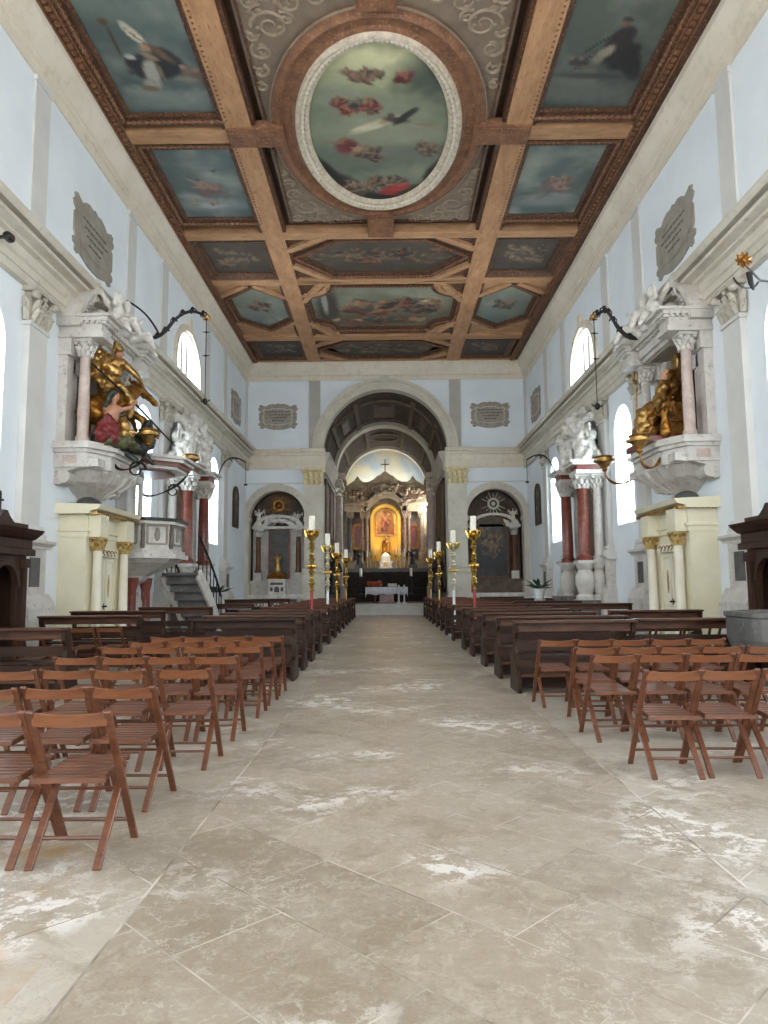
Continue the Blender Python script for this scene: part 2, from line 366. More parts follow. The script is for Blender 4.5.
def rotz(p, a): return (p[0]*math.cos(a)-p[1]*math.sin(a), p[0]*math.sin(a)+p[1]*math.cos(a), p[2])
def place(prims, o, a=0, k=1.0):
    # move figure primitives (built round the origin, facing +y) to o, turned by a, scaled by k
    out = []
    T = lambda p: tuple(o[i]+k*rotz(p, a)[i] for i in range(3))
    for p in prims:
        if p[0] == 'e':
            R = Matrix.Rotation(a, 3, 'Z') @ (p[3] if len(p) > 3 else Matrix.Identity(3))
            r = p[2] if not isinstance(p[2], (int, float)) else (p[2],)*3
            out.append(('e', T(p[1]), tuple(k*x for x in r), R))
        else: out.append(('c', T(p[1]), T(p[2]), k*p[3], k*p[4]))
    return out
def robed(h=1.0, arms='open', wings=False, seated=False):
    # a robed standing or seated figure 1 unit tall, facing +y
    P = []
    if seated:
        P += [('c', (-.08,.0,.36), (-.09,.26,.36), .10, .09), ('c', (.08,.0,.36), (.09,.26,.36), .10, .09),
              ('c', (-.09,.27,.36), (-.10,.30,.04), .09, .10), ('c', (.09,.27,.36), (.10,.30,.04), .09, .10),
              ('c', (0,.25,.3), (0,.27,.05), .11, .13), ('c', (0,0,.1), (0,0,.4), .17, .15)]
        b = .36
    else:
        P += [('c', (0,0,.05), (0,0,.42), .16, .12), ('c', (-.08,.04,.04), (-.06,.02,.4), .09, .07), ('c', (.09,-.02,.04), (.06,0,.4), .09, .07), ('c', (.02,.1,.03), (.0,.06,.4), .06, .05)]
        b = .46
    P += [('c', (0,0,b), (0,.0,b+.22), .105, .115), ('c', (-.1,0,b+.27), (.1,0,b+.27), .065, .065),
          ('c', (0,.0,b+.3), (0,.01,b+.38), .04, .035), ('e', (0,.015,b+.435), (.052,.062,.07))]
    P += [('e', (0,-.012,b+.45), (.06,.06,.06)), ('e', (0,.078,b+.425), (.012,.016,.018))]
    if arms == 'open':
        P += [('c', (-.13,0,b+.26), (-.22,.06,b+.14), .05, .04), ('c', (-.22,.06,b+.14), (-.24,.18,b+.2), .04, .025), ('e', (-.245,.2,b+.21), (.02,.03,.02)),
              ('c', (.13,0,b+.26), (.22,.05,b+.12), .05, .04), ('c', (.22,.05,b+.12), (.18,.18,b+.16), .04, .025), ('e', (.175,.2,b+.165), (.02,.03,.02))]
    elif arms == 'up':
        P += [('c', (-.13,0,b+.26), (-.25,.02,b+.3), .05, .04), ('c', (-.25,.02,b+.3), (-.3,.05,b+.45), .035, .022), ('e', (-.3,.06,b+.48), (.02,.02,.03)),
              ('c', (.13,0,b+.26), (.2,.07,b+.15), .05, .04), ('c', (.2,.07,b+.15), (.08,.15,b+.18), .035, .025), ('e', (.06,.16,b+.185), (.03,.02,.02))]
    else:
        P += [('c', (-.13,0,b+.26), (-.18,.06,b+.1), .05, .045), ('c', (-.18,.06,b+.1), (-.03,.14,b+.16), .04, .028), ('e', (-.01,.15,b+.17), (.025,.02,.035)),
              ('c', (.13,0,b+.26), (.18,.06,b+.1), .05, .045), ('c', (.18,.06,b+.1), (.03,.14,b+.17), .04, .028), ('e', (.015,.15,b+.18), (.025,.02,.035))]
    if wings:
        for s in (-1, 1):
            P += [('c', (s*.05,-.08,b+.22), (s*.26,-.16,b+.44), .035, .04), ('c', (s*.26,-.16,b+.44), (s*.3,-.18,b+.12), .045, .02), ('c', (s*.16,-.12,b+.3), (s*.2,-.15,b+.04), .04, .015)]
    return [(p[0],)+tuple(tuple(h*x for x in q) if isinstance(q, tuple) else (q if isinstance(q, Matrix) else h*q) for q in p[1:]) for p in P]

# ---------------------------------------------------------------- painted canvases
def canvas(name, parent, poly, z, fn, step=.06, P=None, upright=False):
    xs, ys = [p[0] for p in poly], [p[1] for p in poly]
    x0, x1, y0, y1 = min(xs), max(xs), min(ys), max(ys)
    nx, ny = max(4, int((x1-x0)/step)), max(4, int((y1-y0)/step))
    def inside(x, y):
        r = False; j = len(poly)-1
        for i in range(len(poly)):
            if (poly[i][1] > y) != (poly[j][1] > y) and x < (poly[j][0]-poly[i][0])*(y-poly[i][1])/(poly[j][1]-poly[i][1])+poly[i][0]: r = not r
            j = i
        return r
    P = P or (lambda a, b: (a, b, z))
    o0 = ORG[parent.name]
    vid = {}; co = []; cols = []; faces = []
    def vert(i, j):
        if (i, j) not in vid:
            a, b = i/nx, j/ny; vid[(i, j)] = len(co)
            co.append(Vector(P(x0+(x1-x0)*a, y0+(y1-y0)*b))-o0); cols.append(fn(a, 1-b if upright else b))
        return vid[(i, j)]
    for i in range(nx):
        for j in range(ny):
            if inside(x0+(x1-x0)*(i+.5)/nx, y0+(y1-y0)*(j+.5)/ny):
                faces.append([vert(i, j), vert(i, j+1), vert(i+1, j+1), vert(i+1, j)])
    me = bpy.data.meshes.new(name); me.from_pydata(co, [], faces)
    at = me.color_attributes.new('paint', 'FLOAT_COLOR', 'POINT')
    flat = []
    for c in cols: flat += list(srgb(*c))
    at.data.foreach_set('color', flat)
    me.materials.append(M['paint'])
    o = bpy.data.objects.new(name, me); COL.objects.link(o); o.parent = parent; ORG[o.name] = o0
    return o
def lerp(a, b, t): return tuple(x+(y-x)*t for x, y in zip(a, b))
def picture(top, bottom, shapes, seed=0, cloud=.35, cc=(164,168,154), aspect=1.0):
    # shapes: (a, b, ra, rb, angle, colour, softness) ellipses painted in order over a clouded ground
    pre = [(s[0], s[1], s[2], s[3], math.cos(s[4]), math.sin(s[4]), s[5], s[6]) for s in shapes]
    def fn(a, b):
        n = noise.fractal(Vector((a*3*aspect+seed*7.1, b*3, seed)), 1.0, 2.0, 4)
        c = lerp(top, bottom, b); c = lerp(c, cc, max(0, min(1, n*cloud*2.6+cloud*.4)))
        n2 = noise.noise(Vector((a*22*aspect+seed, b*22, 3.3)))*.2
        for (x, y, ra, rb, ca, sa, col, soft) in pre:
            dx, dy = (a-x)*aspect, b-y
            u, v = (dx*ca+dy*sa)/ra, (-dx*sa+dy*ca)/rb
            d = math.sqrt(u*u+v*v)+n2
            if d < 1+soft:
                k = 1 if d < 1-soft else (1+soft-d)/(2*soft)
                shade = 1+.25*n2*4*(v)
                c = lerp(c, tuple(max(0, min(255, q*shade)) for q in col), k)
        return c
    return fn
def crowd(cx, cy, w, h, n, seed, pal, k=1.0):
    # small figures: draped trunk, limbs and head in muted paint
    q = random.Random(seed); out = []
    for i in range(n):
        x, y = cx+w*q.uniform(-1, 1), cy+h*q.uniform(-1, 1)
        col = q.choice(pal); s = k*q.uniform(.6, 1.1); t = q.uniform(-1.2, 1.2); c, sn = math.cos(t), math.sin(t)
        fl = lerp((168,132,106), col, .35)
        out.append((x, y, .045*s, .022*s, t, col, .4))
        out.append((x+.02*s*sn, y+.025*s*c, .035*s, .012*s, t+.7, lerp(col, (40,36,34), .35), .4))
        out.append((x+.03*s*c, y+.03*s*sn, .034*s, .007*s, t-.8, fl, .4))
        out.append((x-.03*s*c, y-.02*s, .028*s, .006*s, t+1.3, fl, .4))
        out.append((x-.012*s*sn-.02*s*c, y-.03*s*c, .011*s, .013*s, 0, fl, .35))
    return out

# ================================================================ SETTING
Y0 = -9.0
CEIL = 13.1
b = MB(); b.box((-HW-.6, Y0, -.3), (HWR+.6, YE+1.6, 0)); b.build('floor', 'floor', kind='structure', origin=(0, 0, 0))

LOWWIN = [-4.4, 4.0, 12.25, 20.75, 29.3]      # tall narrow windows
HIGHWIN = [8.2, 25.1]                         # clerestory lunettes
def arch_loop(c, w, z0, zs, sq=1.0, n=14):
    return [(c-w, z0), (c+w, z0)] + [(c+w*math.cos(PI*k/n), zs+w*sq*math.sin(PI*k/n)) for k in range(n+1)]
for side, f in (('left', LEFT), ('right', RIGHT)):
    b = MB(f)
    LW = [y*(1.024 if side == 'right' and y > 15 else 1) for y in LOWWIN]
    holes = [arch_loop(y, .78, 3.3, 6.15) for y in LW]+[arch_loop(y, 1.5, 8.75, 9.35, .9) for y in HIGHWIN]
    b.plate([(Y0, 0), (YE+.2, 0), (YE+.2, 13.6), (Y0, 13.6)], holes, lambda y, z, d: (-d, y, z), .45)
    structure('wall_'+side, b, 'plaster')

wn = 0
for f in (LEFT, RIGHT):
    for y in [y*(1.024 if f is RIGHT and y > 15 else 1) for y in LOWWIN]:
        wn += 1
        b = MB(f); w = .78
        b.arch((y, 6.15), w-.07, w, -.42, -.34, 'yz', n=14)
        for q in (y-w, y+w-.07): b.box((-.42, q, 3.3), (-.34, q+.07, 6.15))
        b.box((-.42, y-w, 3.3), (-.34, y+w, 3.38)); b.box((-.40, y-.02, 3.3), (-.35, y+.02, 6.9))
        for z in (4.2, 5.1, 6.1): b.box((-.40, y-w, z), (-.36, y+w, z+.03))
        fr = structure('window_%d' % wn, b, 'white_paint')
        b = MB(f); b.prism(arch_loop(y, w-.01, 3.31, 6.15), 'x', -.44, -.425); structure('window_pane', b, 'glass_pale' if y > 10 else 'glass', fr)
    for y in HIGHWIN:
        wn += 1
        b = MB(f); w = 1.5
        n = 18
        b.arch((y, 9.35), w, w+.24, -.02, .09, 'yz', n=n, sq=.95)
        for q in (y-w-.24, y+w): b.box((-.02, q, 8.45), (.09, q+.24, 9.35))
        b.box((-.02, y-.16, 9.35+w*.93), (.13, y+.16, 9.35+w*1.3))
        fr = structure('window_%d' % wn, b, 'cream')
        b = MB(f)
        for q in (-.80, -.15, .50): b.box((-.38, y+q, 8.75), (-.22, y+q+.30, 9.35+w*.9*math.sqrt(1-(q/w)**2)-.12))
        b.box((-.3, y-w, 9.3), (-.25, y+w, 9.34))
        structure('window_bar', b, 'strip', fr)
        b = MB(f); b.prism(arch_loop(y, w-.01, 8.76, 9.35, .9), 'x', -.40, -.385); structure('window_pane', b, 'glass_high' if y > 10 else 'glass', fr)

# long mouldings of the side walls -------------------------------------------------
tn = 0
def trim(mb, m, smooth=False):
    global tn
    tn += 1
    return structure('trim_%d' % tn, mb, m, None, smooth)
ENT = [(0, 7.50), (.15, 7.50), (.15, 7.66), (.18, 7.66), (.18, 7.82), (.22, 7.86), (.22, 7.92), (.15, 7.95), (.15, 8.12), (.24, 8.16), (.24, 8.22),
       (.30, 8.24), (.44, 8.25), (.44, 8.33), (.22, 8.34), (.22, 8.43), (.47, 8.44), (.56, 8.52), (.56, 8.56), (0, 8.64)]
for f in (LEFT, RIGHT):
    b = MB(f); b.prism(ENT, 'y', Y0, YE); trim(b, 'stone')
    b = MB(f); b.prism([(0, 12.10), (.05, 12.10), (.05, 12.34), (.11, 12.36), (.11, 12.44), (.16, 12.46), (.20, 12.62), (.36, 12.9), (.38, 12.93), (.38, 13.12), (0, 13.12)], 'y', Y0, YE); trim(b, 'cream')
    for y in (2.9, 5.6, 10.9, 13.95, 19.25, 22.25, 27.85, 30.95, 35.75):
        b = MB(f); b.box((0, y-.31, 8.5), (.05, y+.31, 12.12)); b.box((0, y-.34, 11.98), (.08, y+.34, 12.12)); trim(b, 'strip')

def capital(b, u0, u1, ya, yb, z0, z1, seed=3):
    # corinthian capital: bell, two tiers of curling leaves, corner volutes, abacus
    h = z1-z0; ym = (ya+yb)/2; w = (yb-ya)
    b.box((u0, ya+.02*w, z0), (u1-.02, yb-.02*w, z1-.12*h))
    for t, (k, zz, sw) in enumerate(((4, .12, .17), (3, .42, .19))):
        for i in range(k):
            y = ya+w*(i+.5)/k
            b.tube([(u1-.02, y, z0+h*(zz-.1)), (u1+.05, y, z0+h*(zz+.14)), (u1+.11, y, z0+h*(zz+.26)), (u1+.15, y, z0+h*(zz+.18))], [w*.1, w*.115, w*.09, w*.035], 6)
        for y in (ya-.03, yb+.03):
            b.tube([((u0+u1)/2, y, z0+h*(zz-.1)), ((u0+u1)/2, y+(y-ym)*.08, z0+h*(zz+.14)), ((u0+u1)/2, y+(y-ym)*.28, z0+h*(zz+.24))], [.06, .07, .03], 6)
    for y in (ya-.02, yb+.02):
        b.ell((u1+.1, y, z0+h*.78), (.1, .1, h*.13), 8, 6)
    b.ell((u1+.08, ym, z0+h*.82), (.07, .09, h*.09), 6, 4)
    b.box((u0, ya-.1, z1-.13*h), (u1+.14, yb+.1, z1))

def pilaster(f, y, w=.72):
    b = MB(f)
    b.box((0, y-w/2, 2.72), (.14, y+w/2, 6.8)); b.box((0, y-w/2-.05, 6.72), (.18, y+w/2+.05, 6.8))
    b.prism([(0, 2.42), (.27, 2.42), (.27, 2.52), (.22, 2.56), (.24, 2.62), (.17, 2.72), (0, 2.72)], 'y', y-w/2-.08, y+w/2+.08)
    sh = trim(b, 'strip')
    b = MB(f); capital(b, 0, .15, y-w/2, y+w/2, 6.8, 7.5); structure('pilaster_capital', b, 'cap_stone', sh)
    b = MB(f)
    b.box((0, y-w/2-.1, 1.36), (.26, y+w/2+.1, 2.26))
    b.prism([(0, 2.26), (.30, 2.26), (.30, 2.30), (.40, 2.36), (.40, 2.42), (0, 2.46)], 'y', y-w/2-.24, y+w/2+.24)
    b.prism([(0, 0), (.46, 0), (.46, 1.08), (.40, 1.2), (.30, 1.36), (0, 1.36)], 'y', y-w/2-.2, y+w/2+.2)
    structure('pilaster_pedestal', b, 'marble', sh)
    b = MB(f); b.box((.255, y-.2, 1.5), (.275, y+.2, 2.08)); structure('pedestal_plaque', b, 'dark_stone', sh)
for f in (LEFT, RIGHT):
    for y in ((5.6, 10.9, 14.0, 19.2, 22.5, 27.6, 30.95) if f is LEFT else (5.6, 10.9, 14.0, 19.5, 22.9, 28.1, 31.4)): pilaster(f, y)

# end wall -------------------------------------------------------------------------
NXL, NXR, NR, NSP = -5.5, 5.63, 1.45, 5.0
b = MB()
AR = 3.18; ASP = 8.5
AX = .06; A2 = AR+.04      # arch axis and radius
outer = [(-HW-.3, 0), (AX-A2, 0)]+[(AX+A2*math.cos(PI-PI*k/30), ASP+A2*math.sin(PI-PI*k/30)) for k in range(31)]+[(AX+A2, 0), (HWR+.3, 0), (HWR+.3, 13.6), (-HW-.3, 13.6)]
b.plate(outer, [arch_loop(NXL, NR, .25, NSP), arch_loop(NXR, NR, .25, NSP)], lambda x, z, d: (x, YE+d, z), .5)
structure('wall_end', b, 'plaster')
b = MB(); b.arch((AX, ASP), A2-.02, A2+.52, YE-.16, YE+.5, 'xz', n=40); b.arch((AX, ASP), A2+.38, A2+.54, YE-.26, YE-.1, 'xz', n=40); b.arch((AX, ASP), A2+.1, A2+.2, YE-.2, YE-.1, 'xz', n=40)
b.box((AX-.24, YE-.32, ASP+AR-.05), (AX+.24, YE-.05, ASP+AR+.66)); trim(b, 'stone')
for s in (-1, 1):
    def E(p, s=s): return (s*p[0]+(.1 if s > 0 and p[0] < 7.1 else 0), YE-p[1], p[2])
    # entablature either side of the arch, breaking forward over the pilaster
    b = MB(E)
    prof = [(0, 7.55), (.12, 7.55), (.12, 7.75), (.16, 7.75), (.16, 7.9), (.12, 7.93), (.12, 8.2), (.22, 8.24), (.24, 8.32), (.38, 8.36), (.38, 8.44), (.46, 8.52), (0, 8.58)]
    b.prism([(p, q) for p, q in prof], 'x', 4.2, HW if s < 0 else HWR); b.prism([(p+.14, q) for p, q in prof], 'x', 3.02, 4.3); trim(b, 'cream')
    b = MB(E); b.box((3.12, 0, .9), (4.1, .2, 6.75)); b.box((3.1, -.5, .9), (3.2, 0, 6.75)); b.prism([(0, 0), (.42, 0), (.42, .35), (.34, .45), (.34, 2.1), (.4, 2.2), (.4, 2.35), (.2, 2.45), (0, 2.45)], 'x', 3.04, 4.2); sh = trim(b, 'stone')
    b = MB()
    q = MB(E); 
    for k in range(2):
        for i in range(4):
            x = 3.2+.82*i/3
            q.tube([(x, .2, 6.72+.32*k), (x, .26, 6.9+.32*k), (x, .34, 7.0+.32*k), (x, .38, 6.95+.32*k)], [.11, .12, .09, .03], 6)
    for x in (3.1, 4.12): q.ell((x, .34, 7.38), (.13, .1, .12), 8, 6)
    q.box((3.14, 0, 6.72), (4.08, .2, 7.45)); q.box((3.02, 0, 7.45), (4.2, .36, 7.56)); b.bm.free()
    structure('pilaster_capital', q, 'cap_yellow', sh)
    b = MB(E); b.box((3.3, 0, 8.55), (3.88, .07, 12.2)); trim(b, 'strip_dark')
    # niche arch surround and thin string course over it
    b = MB(); cx = NXL if s < 0 else NXR
    b.arch((cx, NSP), NR-.02, NR+.3, YE-.12, YE+.5, 'xz', n=28); b.arch((cx, NSP), NR+.2, NR+.32, YE-.17, YE-.1, 'xz', n=28)
    for e in (-1, 1):
        b.box((cx+e*(NR+.14)-.16, YE-.12, .25), (cx+e*(NR+.14)+.16, YE+.5, NSP)); b.box((cx+e*(NR+.13)-.22, YE-.17, NSP-.16), (cx+e*(NR+.13)+.22, YE+.4, NSP+.04))
        b.box((cx+e*(NR+.14)-.22, YE-.2, .0), (cx+e*(NR+.14)+.22, YE+.4, 1.6)); b.box((cx+e*(NR+.14)-.26, YE-.24, 1.6), (cx+e*(NR+.14)+.26, YE+.4, 1.72))
    b.box((cx-.14, YE-.22, NSP+NR), (cx+.14, YE-.05, NSP+NR+.36)); trim(b, 'stone')
    b = MB(E); b.box((4.1, 0, 6.78), (HW if s < 0 else HWR, .05, 6.84)); trim(b, 'strip')
    # niche recess
    b = MB(); r = NR+.05
    b.arch((cx, NSP), r, r+.15, YE+.45, YE+1.5, 'xz', n=24)
    for e in (-1, 1): b.box((cx+e*(r+.075)-.075, YE+.45, 0), (cx+e*(r+.075)+.075, YE+1.5, NSP))
    b.prism([(cx+x, z) for x, z in arch_loop(0, r+.1, 0, NSP)], 'y', YE+1.4, YE+1.5)
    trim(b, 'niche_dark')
b = MB(); b.prism([(YE-.0, 12.2), (YE-.06, 12.2), (YE-.06, 12.42), (YE-.14, 12.46), (YE-.18, 12.62), (YE-.34, 12.9), (YE-.36, 12.94), (YE-.36, 13.12), (YE, 13.12)], 'x', -HW, HWR); trim(b, 'cream')

# chancel ----------------------------------------------------------------------------
YC = 52.0; PL = .56; AF = 1.0
b = MB()
for i, (y, z) in enumerate(((37.6, .19), (38.0, .38), (38.4, PL))): b.box((-6.2 if i < 0 else -3.05, y, 0 if i == 0 else z-.2), (3.05, YC, z))
trim(b, 'step')
b = MB()
for i, (y, z) in enumerate(((45.2, .71), (45.6, .86), (46.0, AF))): b.box((-3.0, y, z-.16), (3.0, YC, z))
b.box((-3.05, 40.9, PL), (3.05, 45.2, PL+.012)); trim(b, 'dusk')
for s in (-1, 1):
    b = MB(); b.box((s*AR, YE+.5, 0), (s*(AR+.4), 43.0, ASP)); b.box((s*AR, 44.0, 0), (s*(AR+.4), 46.2, ASP)); b.box((s*AR, 46.2, 0), (s*(AR+.4), 50.0, 6.0)); b.box((s*AR, 50.0, 0), (s*(AR+.4), YC+.4, ASP)); b.box((s*AR, 43, 0), (s*(AR+.4), 44, ASP))
    if s < 0: b.box((s*AR, 46.2, 6), (s*(AR+.4), 50, ASP))
    structure('wall_chancel_'+('left' if s < 0 else 'right'), b, 'strip')
    b = MB(); b.prism([(s*AR, 7.5), (s*(AR-.1), 7.5), (s*(AR-.12), 7.9), (s*(AR-.3), 8.3), (s*(AR-.34), 8.5), (s*AR, 8.55)], 'y', YE+.5, YC); trim(b, 'stone')
    for ya, yb in ((37.0, 39.6), (39.9, 42.6)):
        b = MB(); b.box((s*AR, ya, 1.2), (s*(AR-.06), yb, 7.2)); trim(b, 'stall')
        b = MB()
        for q in (ya, yb-.14): b.box((s*AR, q, 1.2), (s*(AR-.12), q+.14, 7.2))
        for q in (1.2, 4.2, 7.06): b.box((s*AR, ya, q), (s*(AR-.12), yb, q+.14))
        trim(b, 'vault_rib')
    # engaged column carrying the inner arch
    b = MB(); b.lathe([(.36, PL), (.36, PL+.9), (.30, PL+.95), (.34, PL+1.05), (.26, PL+1.15), (.25, 4.5), (.22, 7.0), (.28, 7.1)], (s*(AR-.32), 43.5, 0), 16)
    b.box((s*AR, 43.1, 8.2), (s*(AR-.7), 43.9, 8.5)); cl = trim(b, 'pink_marble', True)
    b = MB(); b.blobs((s*(AR-.32)-.25, 43.25, 7.1), (s*(AR-.32)+.25, 43.75, 8.1), 26, .12, 5); structure('pilaster_capital', b, 'stone', cl)
structure('ceiling_chancel', (lambda b: (b.arch((0, ASP), AR, AR+.2, YE+.5, YC, 'xz', n=32), b)[1])(MB()), 'vault')
b = MB()
for y, w, d in ((43.0, 1.0, .22), (50.6, .7, .2)): b.arch((0, ASP), AR-d, AR+.05, y, y+w, 'xz', n=36)
trim(b, 'stone')
b = MB()
for k in (1.4, 3.0, 6.0, 7.6):
    a = PI*k/9; c, sn = math.cos(a), math.sin(a); r = AR-.05
    b.bar((r*c, 37.0, ASP+r*sn), (r*c, 43.0, ASP+r*sn), .26, .1, (c, 0, sn))
for y in (38.0, 42.2): b.arch((0, ASP), AR-.1, AR+.03, y-.12, y+.12, 'xz', n=30)
for k in (1.5, 3, 5, 6.5):
    a = PI*k/8; c, sn = math.cos(a), math.sin(a); r = AR-.05
    b.bar((r*c, 44.0, ASP+r*sn), (r*c, 50.6, ASP+r*sn), .2, .1, (c, 0, sn))
b.arch((0, 47.2), 0.9, 1.25, ASP+AR-.16, ASP+AR+.02, 'xy', 0, 2*PI, 28, 1.1)
trim(b, 'vault_rib')
b = MB()
for k, w in ((2.2, .5), (4.5, 1.2), (6.8, .5)):
    a = PI*k/9; c, sn = math.cos(a), math.sin(a); r = AR-.03
    for p, q, hh in ((38.5, 41.7, .1), (38.9, 41.3, .16)): b.bar((r*c, p, ASP+r*sn), (r*c, q, ASP+r*sn), w*(1 if hh < .12 else .6), hh, (c, 0, sn))
trim(b, 'dark_wood')
b = MB(); b.prism([(-AR-.3, 0), (AR+.3, 0), (AR+.3, 12), (-AR-.3, 12)], 'y', YC, YC+.3)
def lun_mat():
    t = NT('painted evening sky lunette'); v = t.coord('Object')
    c = t.mix(t.ramp(t.noise(.55, 4, .5, v), .38, .62), srgb(243,232,196), srgb(186,206,222)); t.link(c, t.b.inputs['Base Color']); t.b.inputs['Roughness'].default_value = .9
    return t.m
M['lunette'] = lun_mat()
structure('wall_apse', b, 'lunette')
wn += 1
b = MB()
for q in (46.25, 47.5, 48.7, 49.9): b.box((AR+.2, q, 6.05), (AR+.28, q+.06, 8.45))
b.box((AR+.2, 46.2, 6.0), (AR+.28, 50, 6.07)); fr = structure('window_%d' % wn, b, 'white_paint')
b = MB(); b.box((AR+.32, 46.2, 6.0), (AR+.34, 50, 8.5)); structure('window_pane', b, 'glass', fr)

# ================================================================ CEILING
BX0, BX1 = 3.24, 3.90
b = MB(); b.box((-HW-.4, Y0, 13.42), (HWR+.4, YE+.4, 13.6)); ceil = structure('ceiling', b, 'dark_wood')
def cpart(name, b, m): return structure(name, b, m, ceil)
for s in (-1, 1):
    b = MB(); b.box((s*BX0, Y0, CEIL), (s*BX1, YE, 13.45)); cpart('beam', b, 'beam')
    for e in (BX0-.1, BX1):
        b = MB(); b.box((s*e, Y0, CEIL+.06), (s*(e+.1), YE, 13.45)); cpart('beam_moulding', b, 'carved')
    b = MB(); b.box((s*6.52, Y0, CEIL+.02), ((-HW if s < 0 else HWR)-s*.3, YE, 13.45)); cpart('ceiling_border', b, 'carved')
    b = MB()
    for k in range(int((YE-8)/.2)): b.box((s*6.56, 8+k*.2, CEIL-.04), (s*6.66, 8.11+k*.2, CEIL+.04))
    b.box((s*6.50, 8, CEIL-.0), (s*6.54, YE, CEIL+.06)); b.box((s*6.70, 8, CEIL-.05), (s*6.74, YE, CEIL+.06))
    cpart('dentil_band', b, 'brown_beam')
CROSS = [(-1.1, -.6), (2.2, 2.6), (8.2, 8.6), (11.8, 12.25), (17.0, 17.5), (22.3, 22.72), (25.85, 26.3), (31.95, 32.5), (35.45, 36)]
for ya, yb in CROSS:
    for x0, x1 in ((-6.52, -BX1), (BX1, 6.52)):
        b = MB(); b.box((x0, ya, CEIL+.01), (x1, yb, 13.45)); cpart('cross_beam', b, 'beam_x')
    if ya != 17.0:
        b = MB(); b.box((-BX0, ya, CEIL+.01), (BX0, yb, 13.45)); cpart('cross_beam', b, 'beam_x')
# blocks that tie the ring of the oval to the beams
for (x0, y0, x1, y1) in ((-BX1, 16.85, -2.45, 17.6), (2.45, 16.85, BX1, 17.6), (-.42, 21.2, .42, 22.5), (-.42, 12.2, .42, 13.2)):
    b = MB(); b.box((x0, y0, CEIL-.05), (x1, y1, 13.3)); b.box((x0+.05, y0+.05, CEIL-.08), (x1-.05, y1-.05, CEIL)); cpart('tie_block', b, 'brown_beam')

def offset(poly, d):
    n = len(poly); out = []
    area = sum(poly[i][0]*poly[(i+1) % n][1]-poly[(i+1) % n][0]*poly[i][1] for i in range(n)); sg = 1 if area > 0 else -1
    for i in range(n):
        p0, p1, p2 = Vector(poly[i-1]), Vector(poly[i]), Vector(poly[(i+1) % n])
        a, c = (p1-p0).normalized(), (p2-p1).normalized()
        na, nc = Vector((a.y, -a.x))*sg, Vector((c.y, -c.x))*sg
        m = (na+nc)
        if m.length < 1e-6: m = na
        m = m/ max(.3, m.dot(na)) if m.length else na
        out.append(tuple(p1+m*d))
    return out
def ring(b, poly, offs):
    # offs: list of (offset, z): a moulded closed frame
    loops = [[b.V((p[0], p[1], z)) for p in offset(poly, d)] for d, z in offs]
    n = len(poly)
    for k in range(len(loops)-1):
        for i in range(n): b.face([loops[k][i], loops[k][(i+1) % n], loops[k+1][(i+1) % n], loops[k+1][i]])
def rect(x0, x1, y0, y1): return [(x0, y0), (x1, y0), (x1, y1), (x0, y1)]
ZC = 13.24
def painting(poly, fn, label, fw=.26, fm='carved', step=.06, surround=None, sm='beam_x', beads=True):
    cx = sum(p[0] for p in poly)/len(poly); cy = sum(p[1] for p in poly)/len(poly)
    t = thing('ceiling_painting', (cx, cy, ZC), label, 'painting', 'paintings set in the coffered ceiling')
    canvas('canvas', t, poly, ZC, fn, step)
    b = MB(); ring(b, poly, [(-.07, ZC+.02), (-.07, ZC-.04), (.02, ZC-.07), (.05, ZC-.03), (fw*.5, ZC-.05), (fw*.8, ZC-.13), (fw, ZC-.12), (fw, 13.42)])
    fr = b.build('frame', fm, t)
    if beads:
        b = MB(); P = offset(poly, fw*.62); path = []; rad = []
        for i in range(len(P)):
            p, q = Vector(P[i]), Vector(P[(i+1) % len(P)]); n = max(2, int((q-p).length/.15))*2
            for k in range(n): c = p+(q-p)*k/n; path.append((c.x, c.y, ZC-.11)); rad.append(.05 if k % 2 else .018)
        b.tube(path+[path[0]], rad+[rad[0]], 6)
        b.build('bead_moulding', 'brown_beam', fr)
    if surround:
        b = MB(); b.plate(surround, [offset(poly, fw*.9)], lambda x, y, d: (x, y, ZC-.02+d), .12); b.build('surround', sm, t)
    return t
SKY1, SKY2 = (92,106,104), (62,76,74)
def mir(sh): return [(1-x, y, ra, rb, -a, c, so) for x, y, ra, rb, a, c, so in sh]
AP = .565
CL = lambda: [(.5,.88,.34,.09,0,(118,128,124),.5),(.3,.80,.12,.05,.2,(130,138,134),.5),(.75,.84,.12,.05,-.2,(128,134,128),.5),(.2,.15,.2,.1,.3,(112,124,118),.6)]
bishop = CL()+[(.24,.40,.008,.13,-.05,(78,58,44),.3),(.225,.27,.025,.02,0,(92,70,50),.3),
    (.52,.60,.15,.10,-.1,(40,42,48),.15),(.70,.56,.06,.11,-.5,(46,46,50),.2),(.34,.56,.05,.05,.3,(44,46,52),.2),(.64,.50,.09,.025,.9,(104,84,62),.3),
    (.47,.63,.045,.10,.05,(172,170,160),.2),(.42,.74,.05,.05,.4,(160,158,148),.3),(.38,.77,.05,.025,.1,(120,100,84),.3),(.56,.64,.012,.09,-.1,(120,104,80),.3),(.52,.52,.05,.02,.6,(150,130,100),.3),
    (.51,.455,.028,.026,0,(176,138,112),.2),(.455,.36,.03,.075,-.55,(206,200,184),.15),(.43,.31,.018,.05,-.55,(196,188,168),.2),(.47,.38,.006,.08,-.55,(140,112,70),.2),(.32,.52,.03,.02,.4,(190,186,176),.3),
    (.84,.64,.04,.05,.2,(118,102,88),.35),(.80,.60,.018,.018,0,(160,130,108),.3),(.93,.68,.04,.05,-.2,(108,92,80),.35),(.92,.63,.016,.016,0,(154,124,102),.3),(.80,.70,.06,.02,.1,(134,126,112),.4)]
painting(rect(-6.24, -3.98, 12.5, 16.5), picture((90,104,102), (74,90,90), bishop, 1, .3, aspect=AP), 'big ceiling painting of a bishop in mitre with crozier, left side nearest the camera')
